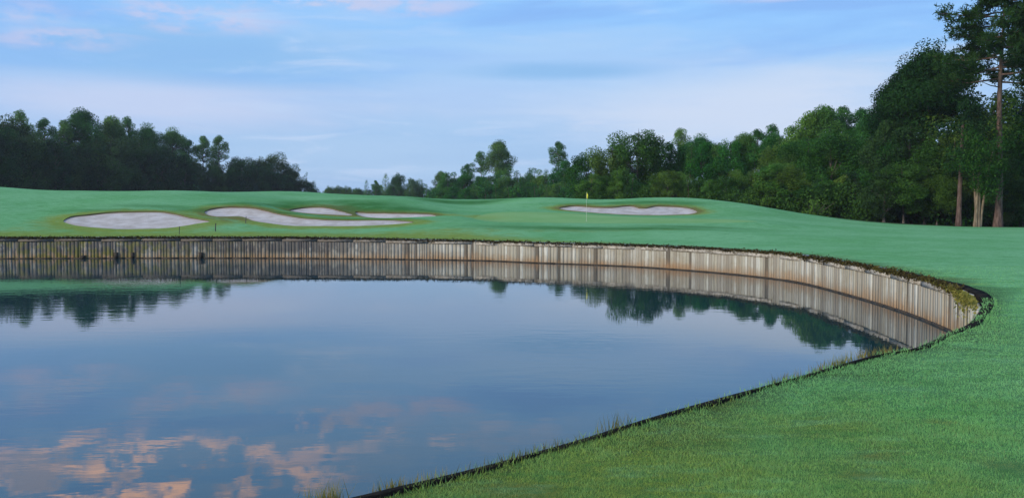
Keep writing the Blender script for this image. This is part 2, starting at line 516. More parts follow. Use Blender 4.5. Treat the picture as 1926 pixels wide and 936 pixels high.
BUNKERS = [
    ('broad oval sand bunker at the left end of the bunker row', drape([(119, 415), (135, 406), (160, 403), (200, 398.5), (250, 396.5), (300, 397), (330, 401), (355, 408), (375, 412), (396, 416.5),
      (370, 421), (340, 426), (310, 429.5), (240, 431), (200, 429.5), (150, 425), (128, 420)], 431, 57, 396, 64)),
    ('long winding sand bunker with a tapering tail, second from the left', drape([(384, 399), (395, 393), (415, 390), (445, 389), (480, 391), (500, 396), (530, 403), (560, 409), (600, 412.5), (650, 413.5), (700, 413.5), (740, 413.5),
      (779, 417), (760, 420.5), (710, 424), (660, 426), (600, 425.5), (550, 425), (510, 421), (480, 416.5), (465, 411), (450, 407), (420, 407.5), (398, 406.5)], 425, 60, 389, 68)),
    ('small half-hidden sand bunker under a brown grassy spur', drape([(545, 394), (570, 389.5), (600, 389), (625, 392), (648, 398.5), (664, 403.5), (655, 405), (620, 403.5), (580, 401.5), (552, 398)], 405, 70, 389, 75)),
    ('narrow strip of sand bunker just right of the brown grassy spur', drape([(669, 398), (690, 399), (740, 400.5), (780, 401), (812, 401.5), (820, 406), (812, 409.5), (790, 410), (740, 410), (700, 409), (674, 405)], 410, 70, 398, 74)),
    ('wavy-backed sand bunker behind the putting green and flag', drape([(1052, 390), (1075, 386), (1100, 387), (1120, 389), (1150, 389.5), (1170, 387.5), (1190, 386.5), (1203, 391), (1216, 391), (1232, 387.5), (1260, 387.5), (1290, 389.5), (1308, 395),
      (1310, 399), (1295, 402.5), (1250, 404), (1200, 403.5), (1150, 401.5), (1100, 398.5), (1062, 394)], 403, 80, 387, 86)),
]
GREEN = drape([(890, 412), (915, 402), (960, 399), (1040, 399.5), (1100, 402), (1200, 408), (1300, 411), (1390, 414), (1425, 417), (1370, 419.5), (1250, 420.5), (1100, 419.5), (1000, 418), (925, 416)], 420, 63, 399, 78, 0.6)

# ------------------------------------------------------------------ the lie of the land: a thin-plate surface through known points
ridge = [(-300, 348, 86), (-120, 349, 83), (0, 352, 80), (60, 357, 80), (150, 359, 80), (220, 362, 78), (300, 359.5, 78), (350, 359, 80), (420, 361, 88), (500, 360, 95), (560, 361, 98),
         (605, 364, 100), (650, 366, 100), (700, 367, 101), (760, 369, 101), (830, 374, 105), (905, 376, 106), (950, 374, 100), (1000, 372.5, 97),
         (1050, 374, 96), (1100, 376, 96), (1150, 376, 95), (1200, 373, 94), (1250, 372, 93), (1300, 373, 92), (1350, 378, 90), (1400, 386, 88),
         (1450, 397, 86), (1500, 407, 84), (1560, 414.5, 83), (1630, 421, 82)]
ctl = [unproj(*r[:2], D=r[2]) for r in ridge]
for (a, b, d) in ridge:                                   # ground falls away behind the crest
    p = unproj(a, b, D=d); q = p.copy(); k = (d + 22) / d
    q[:2] *= k; q[2] = p[2] - max(0.35, (p[2] - 0.9) * 0.55); ctl.append(q)
    q = p.copy(); q[:2] *= (d + 50) / d; q[2] = 1.0 + (p[2] - 1) * 0.1; ctl.append(q)
extra = [(760, 374, 84), (800, 381, 82), (840, 387, 84), (880, 392.5, 82), (850, 384, 97), (900, 386, 97),
         (0, 385, 66), (60, 390, 66), (0, 420, 58), (60, 425, 57), (250, 388, 67), (330, 385, 69), (440, 382, 72), (570, 402, 68.4),
         (610, 408, 68), (650, 410.5, 67), (560, 376, 84), (820, 395, 77), (860, 405, 68), (470, 379, 71.5), (505, 389, 70), (540, 397.5, 71.5), (515, 386, 74.5), (490, 372, 80), (575, 384, 76.4), (610, 383, 76.8), (640, 391, 75.6), (662, 399.5, 73.6), (695, 385, 77), (745, 387, 77), (790, 392, 76.5), (690, 376, 80), (740, 378, 80), (240, 391, 65.8), (320, 394.5, 66), (1240, 380, 88), (1100, 381.5, 88.5),
         (860, 425, 57), (930, 428, 56), (1103, 431, 56), (1250, 432, 55), (1400, 426, 62), (1500, 424, 66), (1400, 440, 50), (1600, 429, 68), (1250, 442, 50),
         (1000, 382, 90), (1103, 382, 90), (1250, 380, 89), (1330, 392, 84), (1380, 404, 78), (1450, 412, 74),
         (1700, 427, 79), (1820, 427.5, 80), (1926, 429, 80)]
ctl += [unproj(*e[:2], D=e[2]) for e in extra]
for _, b in BUNKERS: ctl += list(b[::3])
ctl += list(GREEN[::4])
for i in range(0, len(POND), 5):
    z = float(bank_top(POND[i:i + 1])[0])
    ctl.append(np.array((*BANK[i], z)))
    if i % 10 == 0: ctl.append(np.array((*(POND[i] + NOUT[i] * 2.2), z + 0.03)))
for p in [(0, 0, 1.12), (6, 4, 1.12), (12, 8, 1.13), (16, 15, 1.12), (15, 25, 1.10), (20, 35, 1.1), (16, 42, 1.1), (30, 10, 1.2), (40, 30, 1.15), (28, 55, 1.1), (40, 60, 1.1), (45, 75, 1.05),
          (60, 50, 1.2), (60, 90, 1.0), (60, 110, 1.0), (5, -12, 1.2), (30, -20, 1.3), (-20, -25, 1.3), (-62, 20, 1.3), (-62, 50, 1.6), (-75, 80, 4.0), (90, 20, 1.3), (90, 80, 1.1), (90, 120, 1.0), (-90, 40, 2), (-100, 90, 3.0),
          (-110, 140, 1.2), (-60, 160, 1.0), (0, 170, 1.0), (60, 160, 1.0), (110, 160, 1.0)]:
    ctl.append(np.array(p, float))
ctl = np.array(ctl)
_, keep = np.unique(np.round(ctl[:, :2], 1), axis=0, return_index=True)
ctl = ctl[keep]


def tps_u(r2): return np.where(r2 > 1e-9, r2 * np.log(np.maximum(r2, 1e-9)), 0.0) * 0.5


SC = 50.0
cx = ctl[:, :2] / SC
K = tps_u(((cx[:, None] - cx[None]) ** 2).sum(-1)) + np.eye(len(cx)) * 5e-5
Pm = np.hstack([np.ones((len(cx), 1)), cx])
A = np.block([[K, Pm], [Pm.T, np.zeros((3, 3))]])
sol = np.linalg.solve(A, np.concatenate([ctl[:, 2], np.zeros(3)]))


def height(P):
    P = np.asarray(P, float)[:, :2]
    z = np.empty(len(P))
    for i in range(0, len(P), 4000):
        q = P[i:i + 4000] / SC
        z[i:i + 4000] = tps_u(((q[:, None] - cx[None]) ** 2).sum(-1)) @ sol[:-3] + sol[-3] + q @ sol[-2:]
    r = np.hypot(P[:, 0], P[:, 1] - 60)
    z = np.clip(z, 0.7, 6.5)
    z = z + (1.0 - z) * sstep(r, 95, 135)
    far_k = sstep(np.hypot(P[:, 0], P[:, 1]), 18, 40)
    return z + 0.035 * far_k * vnoise(P[:, 0], P[:, 1], 1, 5.0) + 0.012 * vnoise(P[:, 0], P[:, 1], 2, 1.7)


# ------------------------------------------------------------------ triangulate the ground with pond, bunkers and green cut into it
pts = []


def hexgrid(x0, x1, y0, y1, s):
    ys = np.arange(y0, y1, s * 0.87)
    g = []
    for k, y in enumerate(ys):
        xs = np.arange(x0, x1, s) + (s / 2 if k % 2 else 0)
        g.append(np.stack([xs, np.full(len(xs), y)], 1))
    g = np.vstack(g)
    return g + rng.uniform(-.18, .18, g.shape) * s


loops = [BANK] + [b[:, :2] for _, b in BUNKERS] + [GREEN[:, :2]]
g1 = hexgrid(-75, 65, -14, 115, 1.0)
g2 = hexgrid(-150, 150, -60, 215, 6.0)
g2 = g2[~((g2[:, 0] > -75.5) & (g2[:, 0] < 65.5) & (g2[:, 1] > -14.5) & (g2[:, 1] < 115.5))]
g3 = hexgrid(-900, 900, -500, 1300, 60.0)
g3 = g3[~((abs(g3[:, 0]) < 152) & (g3[:, 1] > -62) & (g3[:, 1] < 217))]
g4 = np.array([(3500 * math.cos(a), 3500 * math.sin(a)) for a in np.linspace(0, 2 * math.pi, 24, endpoint=False)])
bx = np.vstack([hexgrid(*(b[:, 0].min() - .5, b[:, 0].max() + .5, b[:, 1].min() - .5, b[:, 1].max() + .5), 0.4) for _, b in BUNKERS])
kb = np.zeros(len(g1), bool)
for _, b in BUNKERS: kb |= (g1[:, 0] > b[:, 0].min() - .6) & (g1[:, 0] < b[:, 0].max() + .6) & (g1[:, 1] > b[:, 1].min() - .6) & (g1[:, 1] < b[:, 1].max() + .6)
grid = np.vstack([g1[~kb], bx, g2, g3, g4])
dl = np.full(len(grid), 1e9)
for L in loops: dl = np.minimum(dl, polydist(grid, L))
grid = grid[(dl > 0.16) & ~(inside(grid, BANK) & (dl > 0.3))]
verts2, edges = [], []
for L in loops:
    s = len(verts2)
    verts2 += [Vector((float(p[0]), float(p[1]))) for p in L]
    edges += [(s + i, s + (i + 1) % len(L)) for i in range(len(L))]
verts2 += [Vector((float(p[0]), float(p[1]))) for p in grid]
ov, oe, of, *_ = geometry.delaunay_2d_cdt(verts2, edges, [], 0, 1e-4)
OV = np.array([(v.x, v.y) for v in ov]); OF = np.array([f for f in of])
cen = OV[OF].mean(1)
where = np.zeros(len(OF), int)
where[inside(cen, BANK)] = -1
for i, (_, b) in enumerate(BUNKERS): where[inside(cen, b)] = 1 + i
where[(where == 0) & inside(cen, GREEN)] = 9
# counter-clockwise faces
a_, b_, c_ = OV[OF[:, 0]], OV[OF[:, 1]], OV[OF[:, 2]]
flip = ((b_ - a_)[:, 0] * (c_ - a_)[:, 1] - (b_ - a_)[:, 1] * (c_ - a_)[:, 0]) < 0
OF[flip] = OF[flip][:, ::-1]
OZ = height(OV)
bd = polydist(OV, BANK)
onb = bd < 0.02

# ------------------------------------------------------------------ wear of the turf: dry and worn places, rough grass with painted shade
bunk_d = np.full(len(OV), 1e9)


def ground_seen(px, py):
    """the spot of turf seen at a photo pixel"""
    D = np.arange(30, 125, 0.25)
    q = np.array([unproj(px, py, D=d) for d in D])
    k = np.argmax(height(q) >= q[:, 2])
    return q[k if k > 0 else -1][:2]


def dryness(P, near_only=False):
    P = np.asarray(P)[:, :2]
    x, y = P[:, 0], P[:, 1]
    dry = 0.62 * np.exp(-((x - 0.0) / 3.0) ** 2 - ((y - 5.2) / 2.6) ** 2)
    dry += 0.22 * np.exp(-((x - 2.2) / 3.5) ** 2 - ((y - 7.2) / 2.2) ** 2)
    pd = polydist(P, BANK[::4] if near_only else BANK)
    left = sstep(-x, -8, 4)
    dry += (0.30 + 0.62 * left) * np.exp(-(pd / (1.2 + 4.8 * left)) ** 2) * (y > 20)
    bdist = np.full(len(P), 1e9)
    for _, b in BUNKERS if not near_only else []:
        bdist = np.minimum(bdist, polydist(P, b))
    dry += 0.80 * np.exp(-(bdist / 1.7) ** 2)
    gx = ground_seen(1150, 434) if not near_only else (0, 400)
    dry += 0.45 * np.exp(-((x - gx[0]) / 8) ** 2 - ((y - gx[1]) / 1.2) ** 2)
    gq = ground_seen(910, 408) if not near_only else (0, 400)
    dry += 0.7 * np.exp(-((x - gq[0]) / 2.0) ** 2 - ((y - gq[1]) / 2.6) ** 2)
    worn = 0.70 * np.exp(-(bdist / 0.9) ** 2) * sstep(y, 60, 66)
    for (a, b, D, r, k) in () if near_only else ((425, 412, 59, 2.6, .5), (300, 433, 55, 2.2, .25), (100, 428, 56, 3, .25), (650, 394, 76, 1.6, .7), (640, 385, 80, 2.2, .35)):
        q = ground_seen(a, b)
        worn += k * np.exp(-((x - q[0]) ** 2 + (y - q[1]) ** 2) / r ** 2)
    for (a, b, r, k) in ((985, 915, .16, 1.0), (1640, 855, .20, .7), (1560, 775, .25, .5), (1380, 745, .3, .45), (1900, 875, .22, .8), (1620, 890, .15, .8), (1760, 790, .2, .6), (1480, 815, .2, .5), (880, 890, .5, .4)):
        q = unproj(a, b, z=1.11)
        worn += .72 * k * np.exp(-(((x - q[0]) / (r * 1.5)) ** 2 + ((y - q[1]) / r) ** 2))
    return np.clip(dry, 0, 1), np.clip(worn, 0, 1)


DRY, WORN = dryness(OV)


ROUGH_SHADE_SPOTS = [(ground_seen(a, b), rx, ry, k) for (a, b, rx, ry, k) in (  # mound faces and hollows where rough grass is darkened as if shaded
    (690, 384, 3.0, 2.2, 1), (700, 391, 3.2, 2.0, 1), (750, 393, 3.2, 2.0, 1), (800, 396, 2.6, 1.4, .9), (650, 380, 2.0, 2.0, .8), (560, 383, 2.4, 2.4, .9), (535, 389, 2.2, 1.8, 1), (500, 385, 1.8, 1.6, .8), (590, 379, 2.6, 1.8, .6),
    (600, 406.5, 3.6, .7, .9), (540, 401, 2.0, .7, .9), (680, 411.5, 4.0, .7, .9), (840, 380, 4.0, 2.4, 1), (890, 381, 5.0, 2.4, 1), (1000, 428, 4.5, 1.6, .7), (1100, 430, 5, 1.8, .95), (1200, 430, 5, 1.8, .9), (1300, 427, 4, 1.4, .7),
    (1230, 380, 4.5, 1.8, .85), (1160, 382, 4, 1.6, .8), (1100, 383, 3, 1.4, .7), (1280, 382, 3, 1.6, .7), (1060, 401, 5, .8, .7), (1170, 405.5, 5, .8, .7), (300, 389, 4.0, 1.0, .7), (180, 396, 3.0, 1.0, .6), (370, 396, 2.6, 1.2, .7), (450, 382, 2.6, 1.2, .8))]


def rough_shading(P):
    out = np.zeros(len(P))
    for q, rx, ry, k in ROUGH_SHADE_SPOTS:
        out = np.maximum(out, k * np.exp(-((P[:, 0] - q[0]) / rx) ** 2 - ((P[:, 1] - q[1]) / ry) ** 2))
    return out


ROUGH_SHADE = rough_shading(OV)
THATCH = sstep(np.hypot(OV[:, 0], OV[:, 1]), 24, 7) * (OV[:, 1] > 2)


def submesh(name, sel, mat, zs, attrs, smooth=True):
    f = OF[sel]
    used, inv = np.unique(f, return_inverse=True)
    V = np.column_stack([OV[used], zs[used]])
    o = meshobj(name, V, inv.reshape(f.shape), mat, None, smooth, {k: v[used] for k, v in attrs.items()})
    return o


# ---------- trees are listed first (their places darken the forest floor)
def skyline(px, d): return unproj(px, 400, D=d)[:2]


TREES = []          # (px, top_py, D, kind, width_px or None, label, group)
LW, CW, RW = 'trees of the wood on the left', 'trees of the far wood in the middle', 'trees of the wood on the right'
def T(px, py, D, kind, w=None, label=None, group=None): TREES.append((px, py, D, kind, w, label, group))


ld = lambda x: 232 + x * 0.15
for (px, py, kind, w_, lab) in (
        (6, 217, 'oak', 60, 'dark round-topped tree cut by the left edge of the photo'),
        (45, 211, 'openpine', 58, 'open-crowned pine with sky showing through, near the left end of the left wood'),
        (86, 224, 'openpine', 24, 'narrow pine top poking up between two broad crowns of the left wood'),
        (122, 229, 'openpine', 50, 'pine crown on the left shoulder of the broadest crown in the left wood'),
        (160, 212, 'pine', 92, 'broadest and tallest round pine crown of the left wood, sky gaps beneath it'),
        (212, 226, 'pine', 56, 'rounded pine crown just right of the broadest crown of the left wood'),
        (246, 223, 'openpine', 36, 'pine with a small peaked top standing over the middle of the left wood'),
        (280, 240, 'pine', 54, 'flat-topped pine in the middle of the left wood'),
        (325, 247, 'pine', 62, 'bushy green pine where the left wood begins to step down'),
        (356, 264, 'openpine', 40, 'thin pine beside a tall window of sky in the left wood'),
        (383, 258, 'openpine', 26, 'slim open pine, left one of the pair rising right of the sky window'),
        (413, 256, 'openpine', 36, 'airy lone pine with layered tufts, right one of the pair over the left wood'),
        (455, 291, 'oak', 66, 'low dense rounded tree right of the airy lone pine'),
        (492, 297, 'oak', 50, 'dark rounded tree between two domes at the right of the left wood'),
        (518, 289, 'oak', 66, 'dome-shaped tree with a small bright tuft on top near the end of the left wood'),
        (545, 310, 'oak', 46, 'sloping dark tree closing the right end of the left wood'),
        (578, 324, 'sparse', 26, 'sparse half-bare tree past the right end of the left wood'),
        (592, 338, 'young', 22, 'small pointed tree at the very right tip of the left wood')):
    T(px, py, ld(px), kind, w_, lab, LW)
fill_l = 'dark broadleaf tree in the shaded front row of the left wood'
for i, px in enumerate(range(-60, 580, 27)):
    top = np.interp(px, [-60, 0, 60, 130, 200, 270, 330, 400, 470, 540, 570], [238, 244, 242, 276, 248, 256, 284, 300, 306, 320, 342])
    T(px + rng.uniform(-7, 7), top + rng.uniform(-8, 10), ld(px) - 12 + rng.uniform(-4, 4), 'oak' if i % 3 else 'dense', rng.uniform(46, 66), fill_l, LW)
for i, px in enumerate(range(-70, 560, 34)):
    top = np.interp(px, [-60, 0, 60, 95, 115, 150, 200, 290, 320, 350, 380, 420, 540], [222, 228, 228, 268, 282, 268, 234, 250, 270, 306, 284, 296, 318])
    T(px + rng.uniform(-7, 7), top + rng.uniform(0, 14), ld(px) + 16 + rng.uniform(-5, 5), 'dense', rng.uniform(40, 60), 'dim tree deep inside the left wood behind its front row', LW)
T(-30, 214, 225, 'pine', 70, 'pine beyond the left edge', LW)
for i, px in enumerate(range(-95, -520, -48)):
    T(px, 225 + rng.uniform(-12, 25), 215 + rng.uniform(-8, 14), ('dense', 'pine', 'oak')[i % 3], rng.uniform(75, 100), 'tree of the left wood beyond the left edge of the photo', LW)
# the far wood in the middle
for (px, py, D, kind, w_, lab) in (
        (620, 350, 420, 'oak', 20, 'leftmost small bluish tree of the far middle wood'),
        (637, 349, 420, 'oak', 20, 'second small bluish tree from the left of the far middle wood'),
        (653, 350, 415, 'oak', 18, 'third small bluish tree from the left of the far middle wood'),
        (671, 351, 410, 'oak', 26, 'low round green tree beside the little spire-topped tree'),
        (690, 337, 405, 'young', 15, 'little spire-topped tree in the far middle wood'),
        (706, 340, 400, 'openpine', 18, 'thin hazy pine just right of the little spire-topped tree'),
        (726, 325, 395, 'young', 28, 'pointed hazy tree left of the rounded twin crowns'),
        (750, 326, 390, 'oak', 32, 'hazy rounded crown, left one of two domes in the far wood'),
        (778, 332, 385, 'oak', 34, 'hazy rounded crown, right one of two domes in the far wood'),
        (803, 345, 375, 'young', 20, 'low hazy tree in the dip right of the two domes'),
        (828, 325, 360, 'pine', 30, 'pale hazy round-topped tree standing left of the green young pines'),
        (880, 309, 290, 'openpine', 28, 'smallest of the three pines standing together over the middle wood'),
        (907, 287, 280, 'openpine', 36, 'middle pine of the three, with thin leaning crown'),
        (937, 269, 275, 'pine', 42, 'tallest of the three pines standing together over the middle wood'),
        (1050, 267, 240, 'openpine', 36, 'single tiered pine rising alone between the trio of pines and the oaks'),
        (1001, 313, 235, 'young', 24, 'young pine with a pointed leader midway between trio and lone tiered pine'),
        (1058, 298, 236, 'dense', 44, 'leafy tree wrapped round the foot of the single tiered pine')):
    T(px, py, D, kind, w_, lab, CW)
for i, px in enumerate(range(612, 860, 13)):
    top = np.interp(px, [612, 680, 720, 780, 820, 860], [357, 356, 345, 344, 348, 338])
    T(px + rng.uniform(-4, 4), top + rng.uniform(-3, 4), 425 - (px - 612) * 0.2, 'dense' if i % 3 else 'young', rng.uniform(26, 38), 'hazy bluish tree in the low fringe of the far middle wood', CW)
for i, px in enumerate(range(838, 1100, 9)):
    T(px + rng.uniform(-4, 4), 325 + rng.uniform(-9, 8) - (6 if px > 1000 else 0), 262 - (px - 838) * .14 + rng.uniform(-6, 6), ('young', 'dense', 'dense')[i % 3], rng.uniform(30, 42), 'young green pine in the even row behind the green', CW)
for i, px in enumerate(range(850, 1100, 12)):
    T(px + rng.uniform(-4, 4), 346 + rng.uniform(-7, 6), 246 - (px - 838) * .14 + rng.uniform(-3, 3), ('dense', 'young')[i % 2], rng.uniform(26, 36), 'low bushy tree along the foot of the middle wood', CW)
# the wood on the right
for (px, py, D, kind, w_, lab) in (
        (1104, 282, 140, 'oak', 60, 'olive oak at the left end of the right wood, behind the flag'),
        (1150, 266, 137, 'oak', 80, 'wide olive oak between the flag and the highest oak dome'),
        (1198, 237, 135, 'oak', 96, 'highest oak dome of the right wood, above the sand bunker behind the green'),
        (1238, 256, 138, 'oak', 66, 'oak on the right shoulder of the highest oak dome'),
        (1283, 245, 165, 'openpine', 38, 'bushy-topped pine just right of the oaks'),
        (1314, 259, 160, 'pine', 36, 'pine with a frayed top right of the bushy-topped pine'),
        (1346, 264, 156, 'young', 30, 'small cone-shaped pine top among the young pines'),
        (1366, 258, 154, 'young', 30, 'forked young pine right of the small cone-shaped top'),
        (1394, 250, 150, 'young', 30, 'spiky young pine in the middle of the young pines'),
        (1425, 244, 146, 'openpine', 34, 'feathery pine where the skyline begins to climb to the right'),
        (1452, 237, 140, 'openpine', 40, 'pine with a thin bare leader left of the steep rise'),
        (1482, 240, 134, 'dense', 38, 'leafy tree below the steep rise in the right wood'),
        (1514, 203, 126, 'dense', 62, 'tall leafy tree at the top of the steep rise in the right wood'),
        (1548, 208, 126, 'pine', 40, 'pine crown sharing the peak with the tall leafy tree'),
        (1582, 204, 130, 'openpine', 36, 'brownish open pine left one of two in the notch'),
        (1612, 205, 128, 'openpine', 40, 'open pine right one of two in the notch'),
        (1640, 214, 122, 'pine', 46, 'pine tucked against the dark wall of big trees'),
        (1684, 160, 101, 'pine', 70, 'lowest step of the big dark trees, with tufts jutting out over the notch'),
        (1716, 118, 100, 'pine', 80, 'middle step of the big dark trees left of the tallest pine'),
        (1748, 94, 98, 'pine', 90, 'big dark pine with the highest dome left of the tallest pine'),
        (1800, 125, 99, 'dense', 150, 'dark leafy tree filling the gap left of the tall bare trunk'),
        (1915, 150, 97, 'dense', 120, 'dark leafy tree on the photo edge right of the tall bare trunk'),
        (1850, 165, 95, 'dense', 130, 'dark leafy tree right behind the tall bare trunk')):
    T(px, py, D, kind, w_, lab, RW)
for i, px in enumerate(range(1245, 1500, 14)):
    top = np.interp(px, [1245, 1300, 1400, 1500], [278, 268, 264, 252])
    T(px + rng.uniform(-5, 5), top + rng.uniform(-8, 14), 142 - (px - 1245) * .07 + rng.uniform(-4, 4), ('young', 'dense', 'young', 'pine')[i % 4], rng.uniform(32, 44), 'young pine in the close stand right of the oaks', RW)
for i, px in enumerate(range(1105, 1500, 19)):
    T(px + rng.uniform(-6, 6), 330 + rng.uniform(-16, 14), 128 - (px - 1105) * .03 + rng.uniform(-2, 2), ('dense', 'young', 'oak')[i % 3], rng.uniform(34, 52), 'low tree along the shaded foot of the right wood behind the mound', RW)
for i, px in enumerate(range(1445, 1660, 17)):
    top = np.interp(px, [1445, 1520, 1600, 1660], [285, 262, 255, 262])
    T(px + rng.uniform(-5, 5), top + rng.uniform(-14, 16), 117 - (px - 1445) * .03 + rng.uniform(-3, 3), ('dense', 'oak', 'pine')[i % 3], rng.uniform(46, 60), 'leafy tree in the middle tier under the notch of the right wood', RW)
for i, px in enumerate(range(1440, 1690, 24)):
    T(px + rng.uniform(-6, 6), 325 + rng.uniform(-20, 20), 106 - (px - 1440) * .025 + rng.uniform(-2, 2), ('bright', 'dense', 'oak')[i % 3], rng.uniform(50, 70),
      'low yellow-green tree at the front edge of the right wood' if i % 3 == 0 else 'low dark tree at the front edge of the right wood', RW)
for i, px in enumerate(range(1660, 2010, 26)):
    T(px + rng.uniform(-8, 8), 225 + rng.uniform(-20, 40), 95 + rng.uniform(-2, 3), ('dense', 'oak')[i % 2], rng.uniform(80, 110), 'leafy tree in the dark wall around the tall bare trunk', RW)
for i, px in enumerate((1668, 1700, 1735, 1768, 1880, 1930, 1960)):
    T(px + rng.uniform(-6, 6), 320 + rng.uniform(-25, 20), 90 + rng.uniform(-1, 1.5), 'oak' if i % 2 else 'dense', rng.uniform(70, 95), 'low leafy tree at the foot of the dark wall of big trees', RW)
T(1965, 130, 98, 'pine', 110, 'pine beyond the right edge', RW)
T(2030, 110, 97, 'pine', 110, 'pine beyond the right edge', RW)
for i, px in enumerate(range(2060, 2700, 75)):
    T(px, 175 + rng.uniform(-40, 50), 92 + rng.uniform(-3, 6), ('dense', 'oak', 'pine')[i % 3], rng.uniform(110, 150), 'tree of the right wood beyond the right edge of the photo', RW)
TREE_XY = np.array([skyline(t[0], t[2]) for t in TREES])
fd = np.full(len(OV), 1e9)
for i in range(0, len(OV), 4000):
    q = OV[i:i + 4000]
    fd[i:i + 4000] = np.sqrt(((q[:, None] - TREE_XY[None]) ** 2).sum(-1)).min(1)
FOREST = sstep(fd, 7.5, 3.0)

# ---------- ground
zg = OZ.copy()
zg[onb] = bank_top(OV[onb])
SOIL = np.where(bd < 0.03, 0.6, 0.0)
submesh('ground', where == 0, M['ground'], zg, {'dry': DRY, 'worn': WORN, 'forest': FOREST, 'soil': SOIL, 'rough_shade': ROUGH_SHADE, 'thatch': THATCH})['kind'] = 'structure'
o = submesh('putting_green', where == 9, M['green'], zg, {'dry': DRY * 0.8}); o['kind'] = 'structure'

# ---------- bunkers: a sand floor sunk below the turf, with a cut lip round it
for i, (lab, b) in enumerate(BUNKERS):
    sel = where == 1 + i
    f = OF[sel]
    used, inv = np.unique(f, return_inverse=True)
    P = OV[used]; d = polydist(P, b)
    h0 = zg[used]
    back = sstep(P[:, 1], b[:, 1].min(), b[:, 1].max())
    dep = 0.03 + 0.07 * back + 0.10 * sstep(d, 0, 1.6)
    V = np.column_stack([P, h0 - dep + 0.02 * vnoise(P[:, 0], P[:, 1], 8, 0.7)])
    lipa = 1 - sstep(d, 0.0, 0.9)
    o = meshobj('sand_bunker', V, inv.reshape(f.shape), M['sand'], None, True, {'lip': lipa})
    tag(o, lab, 'bunker', 'sand bunkers around the green')
    zb = height(b); bk = sstep(b[:, 1], b[:, 1].min(), b[:, 1].max())
    n = len(b)
    V = np.vstack([np.column_stack([b[:, :2], zb]), np.column_stack([b[:, :2], zb - 0.08 - 0.10 * bk])])
    q = np.array([(k, (k + 1) % n, n + (k + 1) % n, n + k) for k in range(n)])
    meshobj('cut_lip', V, q, M['lip'], o)

# ---------- water
inset = POND + NOUT * 0.06
wg = hexgrid(-52, 12, -6, 54, 3.0)
wg = wg[inside(wg, POND)]
wg = wg[polydist(wg, inset) > .5]
vv = [Vector(map(float, p)) for p in inset] + [Vector(map(float, p)) for p in wg]
ov2, _, of2, *_ = geometry.delaunay_2d_cdt(vv, [(i, (i + 1) % len(inset)) for i in range(len(inset))], [], 0, 1e-4)
WV = np.array([(v.x, v.y, 0) for v in ov2]); WF = np.array([f for f in of2])
WF = WF[inside(WV[WF][:, :, :2].mean(1), inset)]
aa, bb, cc = WV[WF[:, 0]], WV[WF[:, 1]], WV[WF[:, 2]]
fl = np.cross(bb - aa, cc - aa)[:, 2] < 0
WF[fl] = WF[fl][:, ::-1]
meshobj('pond_water', WV, WF, M['water'])['kind'] = 'structure'

# ------------------------------------------------------------------ the timber retaining wall round the pond
wall = empty('retaining_wall', (*POND[N_FAR], 0.0))
tag(wall, 'curved retaining wall of weathered vertical timber planks holding the bank round the pond', 'wall')
woff = np.array((*POND[N_FAR], 0.0))
cum = np.concatenate([[0], np.cumsum(seglen)])
total = cum[-1]
closed = np.vstack([POND, POND[:1]]); closedN = np.vstack([NOUT, NOUT[:1]])


def along(s):
    s = s % total
    return (np.array([np.interp(s, cum, closed[:, 0]), np.interp(s, cum, closed[:, 1])]),
            np.array([np.interp(s, cum, closedN[:, 0]), np.interp(s, cum, closedN[:, 1])]))


acc = Acc(); RN, UP, MOLD, MOSS = [], [], [], []
s = 0.0
while s < total:
    wd = rng.uniform(0.12, 0.25)
    p, n = along(s + wd / 2)
    n = n / np.hypot(*n); t = np.array((-n[1], n[0]))
    top = float(bank_top(p[None])[0]) - 0.03 + rng.uniform(-.03, .012) - (0.07 if n[1] < 0.1 and p[1] < 18 else 0)
    depth = rng.uniform(0.0, 0.022)
    c0 = p + n * (0.03 - depth)
    z0 = -0.4
    acc.box((*c0, (top + z0) / 2), (*(t * (wd / 2 - 0.004)), 0), (*(n * 0.025), 0), (0, 0, (top - z0) / 2))
    V = acc.V[-1]
    RN += [rng.uniform(0, 1)] * 8
    UP += list(np.clip(V[:, 2] / max(top, .1), -0.1, 1))
    MOLD += [float(sstep(np.array(-p[0]), 1.0, 13.0)) * (p[1] > 20)] * 8
    ms = (0.8 * math.exp(-((p[0] + 24) / 7) ** 2) if p[1] > 30 else 0) + 0.9 * math.exp(-((p[0] - 9.4) ** 2 + (p[1] - 17.6) ** 2) / 1.2)
    MOSS += [min(1, ms)] * 8
    s += wd
V, Fc = acc.get()
meshobj('planking', V - woff, Fc, M['planks'], wall, False, {'rnd': RN, 'up': UP, 'mold': MOLD, 'moss': MOSS})
# soil behind the planks so no light leaks, and black edging along the near bank
n = len(POND)
zt = bank_top(POND)
lift = 0.035 * sstep(facing, 0.0, 0.3)
ring = lambda off, z: np.column_stack([POND + NOUT * (off[:, None] if isinstance(off, np.ndarray) else off), z])
V = np.vstack([ring(0.062, zt * 0 - 0.5), ring(0.062, zt - 0.04 + lift), ring(edge_w - 0.004, zt - 0.01 + lift), ring(edge_w + 0.004, zt - 0.15)])
q = []
for r_ in range(3):
    q += [(r_ * n + k, r_ * n + (k + 1) % n, (r_ + 1) * n + (k + 1) % n, (r_ + 1) * n + k) for k in range(n)]
meshobj('edging', V - woff, np.array(q), M['edging'], wall)
